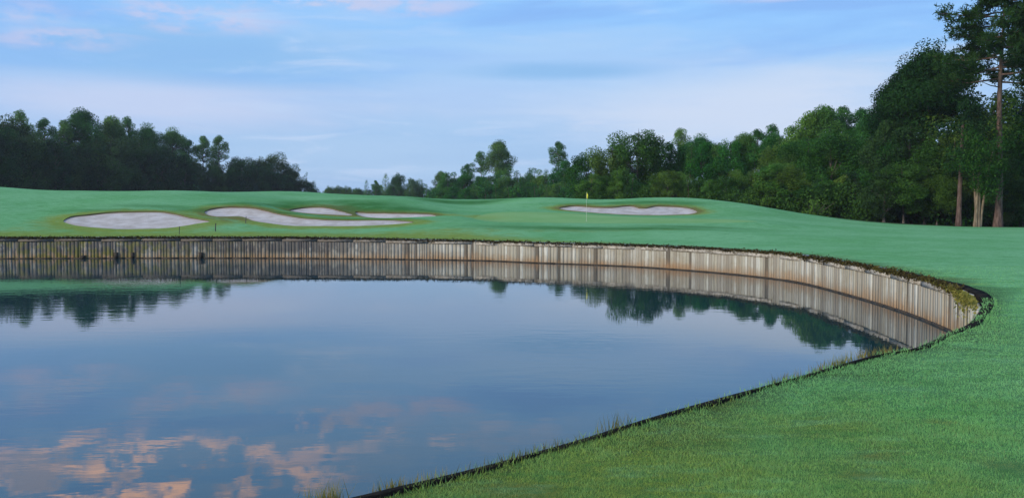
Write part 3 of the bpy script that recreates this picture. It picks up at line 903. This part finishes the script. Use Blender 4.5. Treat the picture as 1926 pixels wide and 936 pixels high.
# pale horizontal waler boards high on the planks of the far side
acc = Acc()
s = 0.0
s_far_end = cum[int(np.argmin(polydist(POND, np.array([(10.1, 20.5), (10.1, 20.6)]))))]
while s < s_far_end:
    L_ = rng.uniform(1.6, 2.6)
    p, nn = along(s + L_ / 2); nn = nn / np.hypot(*nn); t = np.array((-nn[1], nn[0]))
    z = float(bank_top(p[None])[0]) - 0.17 + rng.uniform(-.02, .02)
    acc.box((*(p - nn * 0.022), z), (*(t * (L_ / 2 - .015)), 0), (*(nn * 0.02), 0), (0, 0, 0.062))
    s += L_
V, Fc = acc.get()
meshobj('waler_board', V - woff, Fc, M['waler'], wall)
# dark ledge board just above the water
acc = Acc(); s = 0.0
while s < s_far_end:
    p, nn = along(s + .5); nn = nn / np.hypot(*nn); t = np.array((-nn[1], nn[0]))
    acc.box((*(p - nn * 0.035), 0.01), (*(t * 0.502), 0), (*(nn * 0.028), 0), (0, 0, 0.035 + rng.uniform(-.004, .004)))
    s += 1.0
V, Fc = acc.get()
meshobj('waterline_board', V - woff, Fc, M['soil'], wall)
for px in (160, 218, 252, 374):
    p = unproj(px, 478, D=50.0)[:2]
    k = int(np.argmin(((POND - p) ** 2).sum(1)))
    nn = NOUT[k]; t = np.array((-nn[1], nn[0]))
    a = Acc()
    hh_ = 0.14 if px in (160,) else 0.27
    a.box((*(POND[k] - nn * 0.05), hh_ * .62), (*(t * (.11 if px != 252 else .07)), 0), (*(nn * 0.05), 0), (0, 0, hh_ * .62))
    V, Fc = a.get()
    meshobj('drain_outlet', V - woff, Fc, M['soil'], wall)

# ------------------------------------------------------------------ leaves, blades and tufts
def leaf_quads(P, Nrm, size, aspect=0.6):
    """one small bent quad per point, facing roughly Nrm"""
    m = len(P)
    Nrm = Nrm / (np.linalg.norm(Nrm, axis=1, keepdims=True) + 1e-9)
    a = np.cross(Nrm, rng.normal(size=(m, 3))); a /= (np.linalg.norm(a, axis=1, keepdims=True) + 1e-9)
    b = np.cross(Nrm, a)
    s_ = (size * rng.uniform(0.6, 1.3, m))[:, None]
    V = np.stack([P - a * s_ * .5, P + b * s_ * aspect * .5 + Nrm * s_ * .08, P + a * s_ * .5, P - b * s_ * aspect * .5 - Nrm * s_ * .06], 1)
    return V.reshape(-1, 3), np.arange(m * 4).reshape(m, 4)


def clumps_to_leaves(clumps, per, size, aspect=0.6, up=0.25, flat=0.8):
    Vs, As = [], []
    for (c0, r, tone) in clumps:
        m = max(12, int(per * (r ** 2)))
        d = rng.normal(size=(m, 3)); d /= np.linalg.norm(d, axis=1, keepdims=True)
        rad = r * rng.uniform(0.35, 1.08, m) ** 0.6
        P = c0 + d * rad[:, None] * np.array((1, 1, flat))
        Nn = d + rng.normal(size=(m, 3)) * 0.65 + np.array((0, 0, up))
        V, _ = leaf_quads(P, Nn, size, aspect)
        Vs.append(V); As.append(np.repeat(np.clip(tone + rng.normal(size=m) * 0.22, 0, 1), 4))
    V = np.vstack(Vs)
    return V, np.arange(len(V)).reshape(-1, 4), np.concatenate(As)


def branchy(base, top_pts, r0):
    """limbs from points on the trunk to clump centres"""
    a = Acc()
    for (b0, e, r) in top_pts:
        mid = (b0 + e) / 2 + np.array((0, 0, -0.06 * np.linalg.norm(e - b0))) + rng.normal(size=3) * 0.1
        V, Fc = tube([b0, mid, e], [r, r * .65, r * .25], 5)
        a.add(V, Fc)
    return a


def make_proto(kind, H, Rr, seed):
    """crown and trunk meshes of one tree H metres tall with crown radius Rr, at the origin"""
    global rng
    old = rng; rng = np.random.default_rng(seed)
    cl, limbs = [], []
    lean = rng.normal(size=2) * 0.02 * H
    tr = lambda z: np.array((lean[0] * (z / H) ** 2, lean[1] * (z / H) ** 2, z))
    if kind in ('pine', 'openpine'):
        z0 = 0.68 * H if kind == 'openpine' else 0.56 * H
        m = 32 if kind == 'openpine' else 56
        for k in range(m):
            f = (k + rng.uniform()) / m
            z = z0 + (H - z0) * (0.05 + 0.9 * f)
            prof = math.sin(math.pi * min(1, 0.22 + f * 0.80)) ** 0.7
            ang = rng.uniform(0, 2 * math.pi)
            rad = Rr * prof * rng.uniform(0.25, 0.9)
            c0 = tr(z) + np.array((math.cos(ang) * rad, math.sin(ang) * rad, rng.uniform(-.3, .5)))
            r = Rr * rng.uniform(.26, .40) * (0.85 if kind == 'openpine' else 1.0)
            cl.append((c0, r, rng.uniform(0.0, 0.9)))
            limbs.append((tr(max(z0 * .9, z - rad * .45)), c0, 0.012 * H * .5))
        per, size, asp, flat = 165 / (Rr / 4.5), 0.33, 0.42, 0.80
        mat, bk = 'pine_needles', 'pine_bark'; r0 = 0.011 * H
    elif kind == 'young':
        m = 46
        for k in range(m):
            f = (k + rng.uniform()) / m
            z = H * (0.08 + 0.87 * f)
            rr = Rr * (1.02 - f) ** 0.5 * (0.75 + 0.45 * rng.uniform())
            ang = k * 2.4 + rng.uniform(-.5, .5)
            rad = rr * rng.uniform(0.35, 0.85)
            c0 = tr(z) + np.array((math.cos(ang) * rad, math.sin(ang) * rad, 0.2))
            cl.append((c0, max(.5, rr * rng.uniform(.32, .50)), rng.uniform(0.1, 0.8)))
        per, size, asp, flat = 210 / (Rr / 2.6), 0.26, 0.38, 1.25
        mat, bk = 'pine_needles', 'pine_bark'; r0 = 0.010 * H
    elif kind == 'sparse':
        for k in range(14):
            f = k / 14
            z = H * (0.35 + 0.62 * f); ang = rng.uniform(0, 6.28); rad = Rr * rng.uniform(.3, 1) * (1 - .5 * f)
            c0 = tr(z) + np.array((math.cos(ang) * rad, math.sin(ang) * rad, .4))
            cl.append((c0, Rr * rng.uniform(.14, .24), rng.uniform(.2, .6))); limbs.append((tr(z - rad * .7), c0, .06))
        per, size, asp, flat = 40, 0.45, 0.4, .8
        mat, bk = 'pine_needles', 'grey_bark'; r0 = 0.011 * H
    else:                                        # oak, dense, bright, maroon: broadleaf, foliage well down the stem
        z0 = H * (0.16 if kind == 'oak' else 0.04)
        m = 70 if kind == 'oak' else 76
        for k in range(m):
            d = rng.normal(size=3); d /= np.linalg.norm(d)
            rr = rng.uniform(0.45, 1.0) ** 0.7
            zz = 0.5 + 0.5 * d[2] * rr
            wv = 1.0 if kind == 'oak' else (1.0 - 0.25 * max(0, zz - .55))
            c0 = np.array((d[0] * Rr * rr * wv, d[1] * Rr * rr * wv, z0 + (H - z0) * zz * .94 + .2))
            c0 = c0 + tr(c0[2]) * np.array((1, 1, 0))
            cl.append((c0, Rr * (.16 + .30 * rng.uniform() ** 1.6), rng.uniform(0.0, 0.9)))
            if k % 4 == 0: limbs.append((tr(max(z0, c0[2] - Rr * .7)), c0, 0.007 * H))
        per, size, asp, flat = (150, 0.30, 0.62, 0.85)
        per = per / (Rr / 5.0)
        mat = {'oak': 'oak_leaves', 'dense': 'mixed_leaves', 'bright': 'bright_leaves', 'maroon': 'maroon_leaves'}[kind]
        bk = 'grey_bark'; r0 = 0.014 * H
    V, Fc, A_ = clumps_to_leaves(cl, per, size, asp, 0.3, flat)
    crown = meshobj('crown', V, Fc, M[mat], None, False, {'tint': A_})
    a = branchy(None, limbs, r0)
    V, Fc = tube([tr(z * H) + np.array((0, 0, 0)) for z in (0, .02, .06, .3, .6, .85, .97)], [r0 * 1.5, r0 * 1.2, r0, r0 * .85, r0 * .6, r0 * .32, r0 * .1], 8)
    a.add(V, Fc)
    V, Fc = a.get()
    trunk = meshobj('trunk', V, Fc, M[bk], None, True)
    rng = old
    return crown, trunk, H, Rr


SPEC = {'pine': (20, 4.8), 'openpine': (22, 4.0), 'young': (15, 2.6), 'oak': (15, 5.2), 'dense': (17, 4.2), 'sparse': (11, 2.4), 'bright': (10, 3.0)}
NAME = {'pine': 'pine_tree', 'openpine': 'pine_tree', 'young': 'young_pine_tree', 'oak': 'oak_tree', 'dense': 'broadleaf_tree', 'sparse': 'bare_tree', 'bright': 'broadleaf_tree'}
CATN = {'pine_tree': 'pine tree', 'young_pine_tree': 'pine tree', 'oak_tree': 'oak tree', 'broadleaf_tree': 'tree', 'bare_tree': 'tree'}
def crown_mat(kind, D, grp, i):
    if grp == LW and kind in ('oak', 'dense'): return 'shade_oak_leaves'  # crowns standing in shade get the darkened leaf colour
    if grp == RW and kind == 'pine' and D < 104: return 'dark_needles'
    if grp == RW and kind == 'dense' and D < 104: return 'oak_leaves' if i % 2 else 'shade_oak_leaves'
    return None


PROTO, USED = {}, {}
for k, (H, r) in SPEC.items():
    PROTO[k] = [make_proto(k, H, r, 100 + 17 * j + len(k) * 5) for j in range(3 if k not in ('sparse', 'bright') else 2)]
for i, (px, py, D, kind, wpx, lab, grp) in enumerate(TREES):
    xy = TREE_XY[i]
    gz = float(height(xy[None])[0]) - 0.05
    Hh = unproj(px, py, D=D)[2] - gz
    k = int(rng.integers(len(PROTO[kind])))
    cr, tk, H0, R0 = PROTO[kind][k]
    sz = Hh / H0
    sx_ = (wpx * D / F / 2) / R0 if wpx else sz
    root = empty(NAME[kind], (xy[0], xy[1], gz))
    root.rotation_euler = (0, 0, rng.uniform(0, 6.28))
    sx_ = max(sx_, {'young': .85, 'openpine': .80, 'pine': .92}.get(kind, .85 if D < 300 else .7) * sz)
    if grp != LW and D < 300: sx_ *= 1.12
    root.scale = (sx_, sx_, sz)
    tag(root, lab, CATN[NAME[kind]], grp)
    first = (kind, k) not in USED
    USED[(kind, k)] = 1
    for src in (cr, tk):
        ch = src if first else src.copy()
        if not first: COL.objects.link(ch)
        ch.parent = root
        if src is cr:
            mname = crown_mat(kind, D, grp, i)
            ch.material_slots[0].link = 'OBJECT' if mname else 'DATA'
            if mname:
                ch.material_slots[0].material = M[mname]
for k, lst in PROTO.items():
    for j, (cr, tk, *_r) in enumerate(lst):
        if (k, j) not in USED:
            bpy.data.objects.remove(cr); bpy.data.objects.remove(tk)

# ---------- the tall pine with the long bare trunk
def needle_tufts(cent, n_each, length, width, tone):
    m = len(cent)
    C_ = np.repeat(cent, n_each, 0)
    d = rng.normal(size=(len(C_), 3)) + np.array((0, 0, 0.35)); d /= np.linalg.norm(d, axis=1, keepdims=True)
    a = np.cross(d, rng.normal(size=d.shape)); a /= np.linalg.norm(a, axis=1, keepdims=True)
    L_ = (length * rng.uniform(.7, 1.2, len(C_)))[:, None]
    V = np.stack([C_ - a * width * .5, C_ + a * width * .5, C_ + d * L_ + a * width * .3, C_ + d * L_ - a * width * .3], 1).reshape(-1, 3)
    A_ = np.repeat(np.clip(np.repeat(tone, n_each) + rng.normal(size=len(C_)) * .15, 0, 1), 4)
    return V, np.arange(len(V)).reshape(-1, 4), A_


pb = unproj(1877, 425, D=86); ptop = unproj(1888, -50, D=86)
gz = float(height(pb[None, :2])[0]) - 0.05
root = empty('pine_tree', (pb[0], pb[1], gz))
tag(root, 'tallest pine, long bare pinkish trunk, crown cut by the top of the photo', 'pine tree', RW)
HP = ptop[2] - gz
tx = lambda z: np.array(((ptop[0] - pb[0]) * z / HP + 0.10 * math.sin(z * .35), 0.1 * math.sin(z * .2), z))
acc = Acc()
zz = np.linspace(0, HP * .98, 16)
V, Fc = tube([tx(z) for z in zz], [max(.05, .36 * (1 - .78 * (z / HP)) + (.14 if z < .2 else 0)) for z in zz], 10)
acc.add(V, Fc)
tufts, tone = [], []
for k in range(42):
    f = (k + rng.uniform()) / 42
    z = HP * (0.575 + 0.42 * f)
    L_ = 7.2 * (math.sin(math.pi * min(1, .30 + .68 * f)) ** .8) * rng.uniform(.55, 1.05)
    ang = k * 2.399 + rng.uniform(-.4, .4)
    d = np.array((math.cos(ang), math.sin(ang), 0))
    p0 = tx(z); p1 = p0 + d * L_ * .5 + np.array((0, 0, -.15 + .25 * f * L_ * .3)); p2 = p0 + d * L_ + np.array((0, 0, .35 + .3 * rng.uniform()))
    V, Fc = tube([p0, p1, p2], [.11 - .05 * f, .07, .025], 5); acc.add(V, Fc)
    tn = rng.uniform(.15, .7)
    for j in range(int(3 + L_ * 1.6)):
        t = rng.uniform(.38, 1.02)
        q = (p0 * (1 - t) ** 2 + 2 * p1 * t * (1 - t) + p2 * t * t)
        q = q + rng.normal(size=3) * np.array((.40, .40, .22)) * (.6 + .2 * L_ / 3)
        V, Fc = tube([(p0 * (1 - t + .1) + p2 * (t - .1)), q], [.03, .015], 4); acc.add(V, Fc)
        for _ in range(9):
            tufts.append(q + rng.normal(size=3) * np.array((.42, .42, .28))); tone.append(tn)
V, Fc, A_ = needle_tufts(np.array(tufts), 10, 0.42, 0.075, np.array(tone))
meshobj('crown', V, Fc, M['dark_needles'], root, False, {'tint': A_})
V, Fc = acc.get()
meshobj('trunk', V, Fc, M['pine_bark'], root, True)
# dead snags low on the trunk
acc = Acc()
for z, ang, L_ in ((HP * .555, 3.3, 2.0), (HP * .60, 2.9, 1.6), (HP * .54, .3, 1.2)):
    d = np.array((math.cos(ang), math.sin(ang), .15)); V, Fc = tube([tx(z), tx(z) + d * L_ * .5, tx(z) + d * L_ + np.array((0, 0, .2))], [.07, .05, .02], 5); acc.add(V, Fc)
V, Fc = acc.get(); meshobj('dead_branch', V, Fc, M['grey_bark'], root, True)


def stemmed(px, py, D, stems, mat, label, crown_c, crown_r, leaf='oak_leaves', name='broadleaf_tree'):
    p = unproj(px, py, D=D); gz = float(height(p[None, :2])[0]) - 0.05
    root = empty(name, (p[0], p[1], gz)); tag(root, label, 'tree', RW)
    a = Acc()
    for (dx, dy, h, r, off) in stems:
        pts_ = [np.array((off, 0, 0)) + np.array((dx * t ** 1.3, dy * t, h * t)) for t in np.linspace(0, 1, 7)]
        V, Fc = tube(pts_, [r * (1.25 if t == 0 else 1) * (1 - .55 * t) for t in np.linspace(0, 1, 7)], 9); a.add(V, Fc)
    V, Fc = a.get(); meshobj('trunk', V, Fc, M[mat], root, True)
    cl = []
    for k in range(46):
        d = rng.normal(size=3); d /= np.linalg.norm(d)
        cl.append((np.array(crown_c) + d * np.array(crown_r) * rng.uniform(.4, 1), rng.uniform(.6, 1.2), rng.uniform(.05, .6)))
    V, Fc, A_ = clumps_to_leaves(cl, 150, .21, .6, .3, .85)
    meshobj('crown', V, Fc, M[leaf], root, False, {'tint': A_})


stemmed(1838, 425, 85.5, [(.25, 0, 6, .20, -.16), (.1, .1, 6, .20, .10), (1.1, -.1, 8, .13, .28), (-.35, .3, 6, .15, -.05)], 'pale_bark',
        'pale-barked tree with several stems from one base beside the tall bare trunk', (-.3, -1.1, 6.4), (3.3, 1.5, 3.6))
stemmed(1803, 421, 87, [(.2, 0, 10, .27, 0)], 'pine_bark', 'tree with a single straight brown trunk left of the pale-barked tree', (0, -.5, 8.6), (3.0, 1.8, 4.4), 'shade_oak_leaves')
ps = unproj(1270, 372, D=118)
for k_, (px, D, hgt_, wid, lf, lab) in enumerate(((1272, 119, 3.6, 2.0, 'maroon_leaves', 'maroon shrub under the pines behind the right bunker'),
                                               (1532, 96, 2.2, 1.6, 'bright_leaves', 'yellow-green shrub at the edge of the lawn under the right wood'),
                                               (300, 205, 3.4, 2.6, 'bright_leaves', 'small yellowish shrub at the shaded foot of the left wood'))):
    xy = skyline(px, D); gz = float(height(xy[None])[0]) - .03
    root = empty('shrub', (*xy, gz)); tag(root, lab, 'shrub')
    cl = []
    for _ in range(26):
        d = rng.normal(size=3); d /= np.linalg.norm(d); d[2] = abs(d[2])
        cl.append((d * np.array((wid, wid, hgt_ * .85)) * rng.uniform(.3, .9), rng.uniform(.35, .7), rng.uniform(.1, .8)))
    V, Fc, A_ = clumps_to_leaves(cl, 90, .26, .6, .3, .9)
    meshobj('foliage', V, Fc, M[lf], root, False, {'tint': A_})
    a = Acc()
    for _ in range(5):
        e = rng.normal(size=3) * np.array((wid * .5, wid * .5, 0)) + np.array((0, 0, hgt_ * .7)); V, Fc = tube([(0, 0, 0), e * .5, e], [.05, .035, .01], 5); a.add(V, Fc)
    V, Fc = a.get(); meshobj('stem', V, Fc, M['grey_bark'], root)

# ---------- undergrowth: the unbroken low mass along the foot of the woods
def undergrowth(name, line, depth, hmax, count, leaf, size, label):
    q = smoothloop([unproj(a, 400, D=d)[:2] for a, d in line], 1.5, closed=False)
    cum_ = np.concatenate([[0], np.cumsum(np.hypot(*np.diff(q, axis=0).T))])
    cl = []
    for _ in range(count):
        s_ = rng.uniform(0, cum_[-1])
        p = np.array([np.interp(s_, cum_, q[:, 0]), np.interp(s_, cum_, q[:, 1])])
        p = p * (1 + rng.uniform(0, depth) / np.hypot(*p))
        hh = hmax * (0.35 + 0.65 * abs(vnoise(p[0], p[1], 4, 9.0))) * rng.uniform(.05, 1) ** .8
        cl.append((p, hh, rng.uniform(.9, 1.9)))
    z = height(np.array([c_[0] for c_ in cl]))
    cl = [(np.array((c_[0][0], c_[0][1], z[i] + c_[1])), c_[2], rng.uniform(.0, .6)) for i, c_ in enumerate(cl)]
    V, Fc, A_ = clumps_to_leaves(cl, 34 * (.5 / size) ** 1.5, size, .6, .3, .85)
    o = meshobj(name, V, Fc, M[leaf], None, False, {'tint': A_})
    tag(o, label, 'undergrowth', kind='stuff')


undergrowth('undergrowth', [(-560, 195), (-120, 205), (0, 214), (200, 240), (400, 268), (560, 300), (600, 318)], 34, 10, 1100, 'mixed_leaves', .75, 'dark undergrowth filling the foot of the left wood')
undergrowth('undergrowth', [(608, 400), (700, 395), (820, 300), (900, 238), (1090, 205)], 26, 9, 1000, 'mixed_leaves', .7, 'low green undergrowth along the foot of the middle wood')
undergrowth('undergrowth', [(1085, 124), (1200, 122), (1330, 117), (1450, 104), (1560, 97), (1680, 91), (1760, 89)], 22, 4.5, 700, 'oak_leaves', .30, 'dark undergrowth along the foot of the right wood behind the mound')
undergrowth('undergrowth', [(1730, 89.5), (1800, 90), (1926, 88.5), (2080, 88), (2700, 87)], 18, 4.0, 700, 'oak_leaves', .28, 'shaded undergrowth behind the tall bare trunk at the edge of the lawn')

# ------------------------------------------------------------------ the flag on the green
fp = unproj(1103, 416, D=66); gz = float(height(fp[None, :2])[0])
root = empty('golf_flag', (fp[0], fp[1], gz)); tag(root, 'yellow golf flag on a thin white pin standing in the putting green', 'flag')
mt, nt = material('white_pin'); finish(nt, principled(nt, nt.mix(nt.noise(nt.n('ShaderNodeTexCoord').outputs['Object'], 8), (.55, .58, .46), (.66, .68, .56)), .4)); M['pin'] = mt
mt, nt = material('yellow_cloth'); finish(nt, principled(nt, nt.mix(nt.noise(nt.n('ShaderNodeTexCoord').outputs['Object'], 6), (.72, .62, .03), (.85, .75, .05)), .7)); M['flag'] = mt
V, Fc = tube([(0, 0, -.1), (0, 0, 1.1), (0, 0, 2.16)], [.009, .008, .007], 8); meshobj('pole', V, Fc, M['pin'], root, True)
a = Acc(); V = []
nx, nz = 9, 9
for layer in (0, 1):
    for j in range(nz):
        for i in range(nx):
            t = i / (nx - 1); f = j / (nz - 1)
            x_ = 0.012 + t * 0.20 * (1 - .25 * f); y_ = .035 * math.sin(t * 7 + f * 2) * t + .004 * layer
            V.append((-x_ * .25 + x_ * .85, y_, 2.14 - f * .40 - t * .22 * (1 - .4 * f)))
q = []
for layer in (0, 1):
    o_ = layer * nx * nz
    q += [(o_ + j * nx + i, o_ + j * nx + i + 1, o_ + (j + 1) * nx + i + 1, o_ + (j + 1) * nx + i) for j in range(nz - 1) for i in range(nx - 1)]
meshobj('flag_cloth', np.array(V), np.array(q), M['flag'], root, True)
V, Fc = tube([(0, 0, -.08), (0, 0, .006)], [.054, .054], 16); meshobj('hole_cup', V, Fc, M['pin'], root)

# ---------- stakes near the bunkers
mt, nt = material('dark_stake'); finish(nt, principled(nt, nt.mix(nt.noise(nt.n('ShaderNodeTexCoord').outputs['Object'], 9), (.02, .03, .022), (.07, .075, .06)), .7)); M['stake'] = mt
for (px, py, D, hh, r, lab) in ((337, 441, 52.5, .46, .020, 'thin leaning stake on the turf just above the wall, nearest the water'),
                                (405, 430, 55.5, .48, .034, 'short thick dark stake on the brown turf between the two left bunkers'),
                                (462, 412, 60.5, .42, .026, 'dark stake at the sand edge of the long winding bunker')):
    p = unproj(px, py, D=D); gz = float(height(p[None, :2])[0])
    root = empty('marker_stake', (p[0], p[1], gz)); tag(root, lab, 'stake', 'marker stakes by the left bunkers')
    V, Fc = tube([(0, 0, -.1), (0.01, 0, hh * .5), (.03, 0, hh)], [r, r, r * .95], 8)
    meshobj('post', V, Fc, M['stake'], root, True)
    V, Fc = tube([(.03, 0, hh - .004), (.031, 0, hh + .018), (.032, 0, hh + .03)], [r * 1.25, r * 1.2, .002], 8)
    meshobj('cap', V, Fc, M['stake'], root, True)


# ------------------------------------------------------------------ weeds along the wall top and the near edge
def blades(P, Hgt, width, lean, tones, bend=0.5):
    """narrow three-vertex blades standing on the points P"""
    m = len(P)
    ang = rng.uniform(0, 2 * math.pi, m)
    side = np.stack([np.cos(ang), np.sin(ang), np.zeros(m)], 1)
    ln = rng.uniform(0, 2 * math.pi, m)
    d = np.stack([np.cos(ln), np.sin(ln), np.zeros(m)], 1) * (lean * rng.uniform(0.1, 1, m))[:, None]
    tip = P + d * Hgt[:, None] + np.array((0, 0, 1)) * (Hgt * np.sqrt(np.clip(1 - (np.linalg.norm(d, axis=1) * .8) ** 2, .1, 1)))[:, None]
    V = np.stack([P - side * width[:, None] * .5, P + side * width[:, None] * .5, tip], 1).reshape(-1, 3)
    return V, np.arange(m * 3).reshape(m, 3), np.repeat(tones, 3)


# ragged roots and weeds hanging over the top of the far wall
cl = []
s = 0.0
while s < s_far_end + 1.6:
    p, nn = along(s); nn = nn / np.hypot(*nn)
    z = float(bank_top(p[None])[0])
    near_k = float(sstep(np.array(s), s_far_end - 26, s_far_end - 2))
    hang = 0.05 + 0.12 * max(0, vnoise(p[0], p[1], 12, 1.1)) + 0.07 * near_k * max(0, vnoise(p[0], p[1], 3, 0.6) + .3)
    for _ in range(3):
        zz_ = z + 0.01 - hang * rng.uniform(0, 1)
        cl.append((np.array((*(p - nn * rng.uniform(.0, .06)), zz_)), rng.uniform(.035, .075), None, near_k))
    s += 0.11
pos_, ton = [], []
for k, (c0, r, _, nk) in enumerate(cl):
    m = 12
    d = rng.normal(size=(m, 3)); pos_.append(c0 + d * r * .6); 
    t0 = 0.18 + .5 * nk * max(0, vnoise(c0[0], c0[1], 6, .9)) ; ton.append(np.clip(t0 + rng.normal(size=m) * .15, 0, 1))
pos_ = np.vstack(pos_); ton = np.concatenate(ton)
V, Fc = leaf_quads(pos_, rng.normal(size=pos_.shape) + np.array((0, 0, .3)), 0.075, .5)
o = meshobj('overhanging_weeds', V, Fc, M['root_fringe'], None, False, {'tint': np.repeat(ton, 4)})
tag(o, 'ragged brown roots and weeds hanging over the top of the plank wall', 'weeds', kind='stuff')
# yellow-green weeds on the wall's near end
P_, t_ = [], []
for k in range(1000):
    s_ = s_far_end + rng.normal() * 1.1 + 1.6
    p, nn = along(s_); z = 1.05 - abs(rng.normal()) * .22 * max(.3, 1 - abs(s_ - s_far_end - 1.9) * .5)
    P_.append((*(p - nn * rng.uniform(.0, .10)), z)); t_.append(rng.uniform(.3, 1))
V, Fc = leaf_quads(np.array(P_), rng.normal(size=(len(P_), 3)) + np.array((0, 0, .4)), .085, .4)
o = meshobj('creeping_weeds', V, Fc, M['weed_leaves'], None, False, {'tint': np.repeat(t_, 4)})
tag(o, 'yellow-green weeds creeping over the near end of the plank wall', 'weeds', kind='stuff')
# grass tufts rooted at the near edge
for (px, py, hpx, n_, spread, tone_, lab) in (
        (592, 938, 50, 60, .10, .55, 'yellow-green grass tuft at the bottom edge of the photo, leftmost on the near bank'),
        (618, 932, 58, 46, .06, .95, 'tall straw-coloured grass tuft, tallest on the near bank'),
        (657, 925, 40, 36, .06, .8, 'slender straw-tipped grass tuft right of the tallest tuft'),
        (682, 918, 26, 30, .05, .45, 'short green grass tuft third along from the tallest tuft'),
        (742, 902, 30, 40, .10, .75, 'faded grass tuft leaning over the black edging'),
        (778, 894, 26, 60, .14, .9, 'bushy straw-coloured tuft on the black edging'),
        (1000, 846, 20, 160, .34, .25, 'wide dark green tuft spilling over the black edging'),
        (1140, 806, 36, 50, .10, .45, 'airy green tuft standing against the water midway along the near bank'),
        (1447, 720, 18, 30, .10, .4, 'small thin tuft on the near bank, left of the paler weeds'),
        (1480, 710, 22, 40, .10, .5, 'thin upright tuft beside the small thin one'),
        (1541, 694, 20, 40, .12, .5, 'pale tuft left of the bushiest weeds on the near bank'),
        (1590, 684, 24, 110, .24, .75, 'bushiest yellow-green weeds on the near bank by the wall reflection'),
        (1648, 668, 20, 130, .26, .65, 'weeds hanging in the narrow corner where the bank meets the wall')):
    p = unproj(px, py, z=1.06)
    k = int(np.argmin(((POND - p[:2]) ** 2).sum(1)))
    b0 = np.array((*(POND[k] + NOUT[k] * .015), 1.04))
    D_ = b0[1]; hm = hpx * D_ / F
    tg = np.array((-NOUT[k][1], NOUT[k][0], 0)); no_ = np.array((*NOUT[k], 0))
    q = b0 + tg * (np.sort(rng.normal(size=(n_, 1)), axis=0) * spread) + no_ * (rng.uniform(-.03, .05, (n_, 1)))
    V, Fc, A_ = blades(q, hm * rng.uniform(.4, 1.1, n_), np.full(n_, max(.006, .0009 * D_)), .55, np.clip(tone_ + rng.normal(size=n_) * .2, 0, 1))
    Fc = np.vstack([Fc, [(3 * i_ + 1, 3 * i_ + 3, 3 * i_ + 4) for i_ in range(n_ - 1)]])   # joined at the root
    o = meshobj('grass_tuft', V - b0, Fc, M['weed_leaves'], None, False, {'tint': A_})
    o.location = b0
    tag(o, lab, 'grass tuft', 'grass tufts along the near edge of the pond')

# ------------------------------------------------------------------ lawn blades near the camera (uncountable)
NB = 1500000
Dm = 1.0 / rng.uniform(1 / 26.0, 1 / 3.2, NB)
ax_ = rng.uniform(-.78, .78, NB) + rng.normal(size=NB) * .10      # no sharp border to the blades
P = np.stack([Dm * ax_, Dm], 1)
NEAR = BANK[(BANK[:, 1] < 30) & (BANK[:, 0] > -20)]
ok = ~inside(P, BANK[::2]) & (P[:, 1] > 3.2 + .5 * rng.uniform(size=NB))
P = P[ok]; Dm = Dm[ok]
pd = polydist(P, BANK[::6])
dr, wo = dryness(P, True)
Pz = np.column_stack([P, height(P) - .004])
clump = vnoise(P[:, 0], P[:, 1], 21, .22) * .5 + .5
hb = (0.012 + 0.017 * rng.uniform(size=len(P)) ** 1.5) * (0.7 + .6 * clump) * (1 + .6 * np.exp(-pd / .25)) * (1 - .5 * wo) * np.clip(26 / (Dm + 8), .75, 1)
wb = np.clip(0.00060 * Dm, .0030, .016) * rng.uniform(.7, 1.3, len(P))
rsh = rough_shading(P)
# more blades hang over the near edge of the bank
m_ = np.where((facing > 0.05) & (POND[:, 1] < 17) & (POND[:, 0] > -4))[0]
k_ = rng.choice(m_, 5000)
t_ = rng.uniform(-.15, .15, (5000, 1)); tg_ = np.column_stack([-NOUT[k_][:, 1], NOUT[k_][:, 0]])
E_ = POND[k_] + tg_ * t_ + NOUT[k_] * (edge_w[k_][:, None] * (1.15 - rng.uniform(0, 1, (5000, 1)) ** 2 * .9))
keepe = vnoise(E_[:, 0], E_[:, 1], 31, .5) > rng.uniform(-.35, .95, 5000)
E_ = E_[keepe]
Pz = np.vstack([Pz, np.column_stack([E_, np.full(len(E_), 1.075)])])
hb = np.concatenate([hb, rng.uniform(.025, .06, len(E_))]); wb = np.concatenate([wb, np.clip(.00085 * E_[:, 1], .0045, .02)])
d2, w2 = dryness(E_, True); dr = np.concatenate([dr, d2 + .15]); wo = np.concatenate([wo, w2]); rsh = np.concatenate([rsh, np.zeros(len(E_))])
tn_ = np.clip(clump * .5 + rng.uniform(0, .5, len(P)), 0, 1)
tn_ = np.where(rng.uniform(size=len(P)) > .95, 1.0, tn_ * .9)
V, Fc, A_ = blades(Pz, hb, wb, .9, np.concatenate([tn_, rng.uniform(0, 1, len(E_))]))
o = meshobj('lawn_grass', V, Fc, M['blades'], None, False, {'tint': A_, 'dry': np.repeat(dr, 3), 'worn': np.repeat(wo, 3), 'rough_shade': np.repeat(rsh, 3)})
tag(o, 'short dewy lawn grass on the near bank', 'grass', kind='stuff')

# ------------------------------------------------------------------ morning haze
HAZE = 0.00016
if HAZE:
    a = Acc(); a.box((0, 260, 21.0), (230, 0, 0), (0, 300, 0), (0, 0, 22.5))
    V, Fc = a.get()
    mt = bpy.data.materials.new('haze'); mt.use_nodes = True
    nt = NT(mt.node_tree)
    pv = nt.n('ShaderNodeVolumePrincipled')
    nt.put(pv.inputs['Color'], (0.78, 0.86, 0.95)); nt.put(pv.inputs['Density'], HAZE)
    nt.t.links.new(pv.outputs[0], nt.n('ShaderNodeOutputMaterial').inputs['Volume'])
    o = meshobj('haze', V, Fc, mt)
    tag(o, 'thin morning haze over the course', 'haze', kind='stuff')
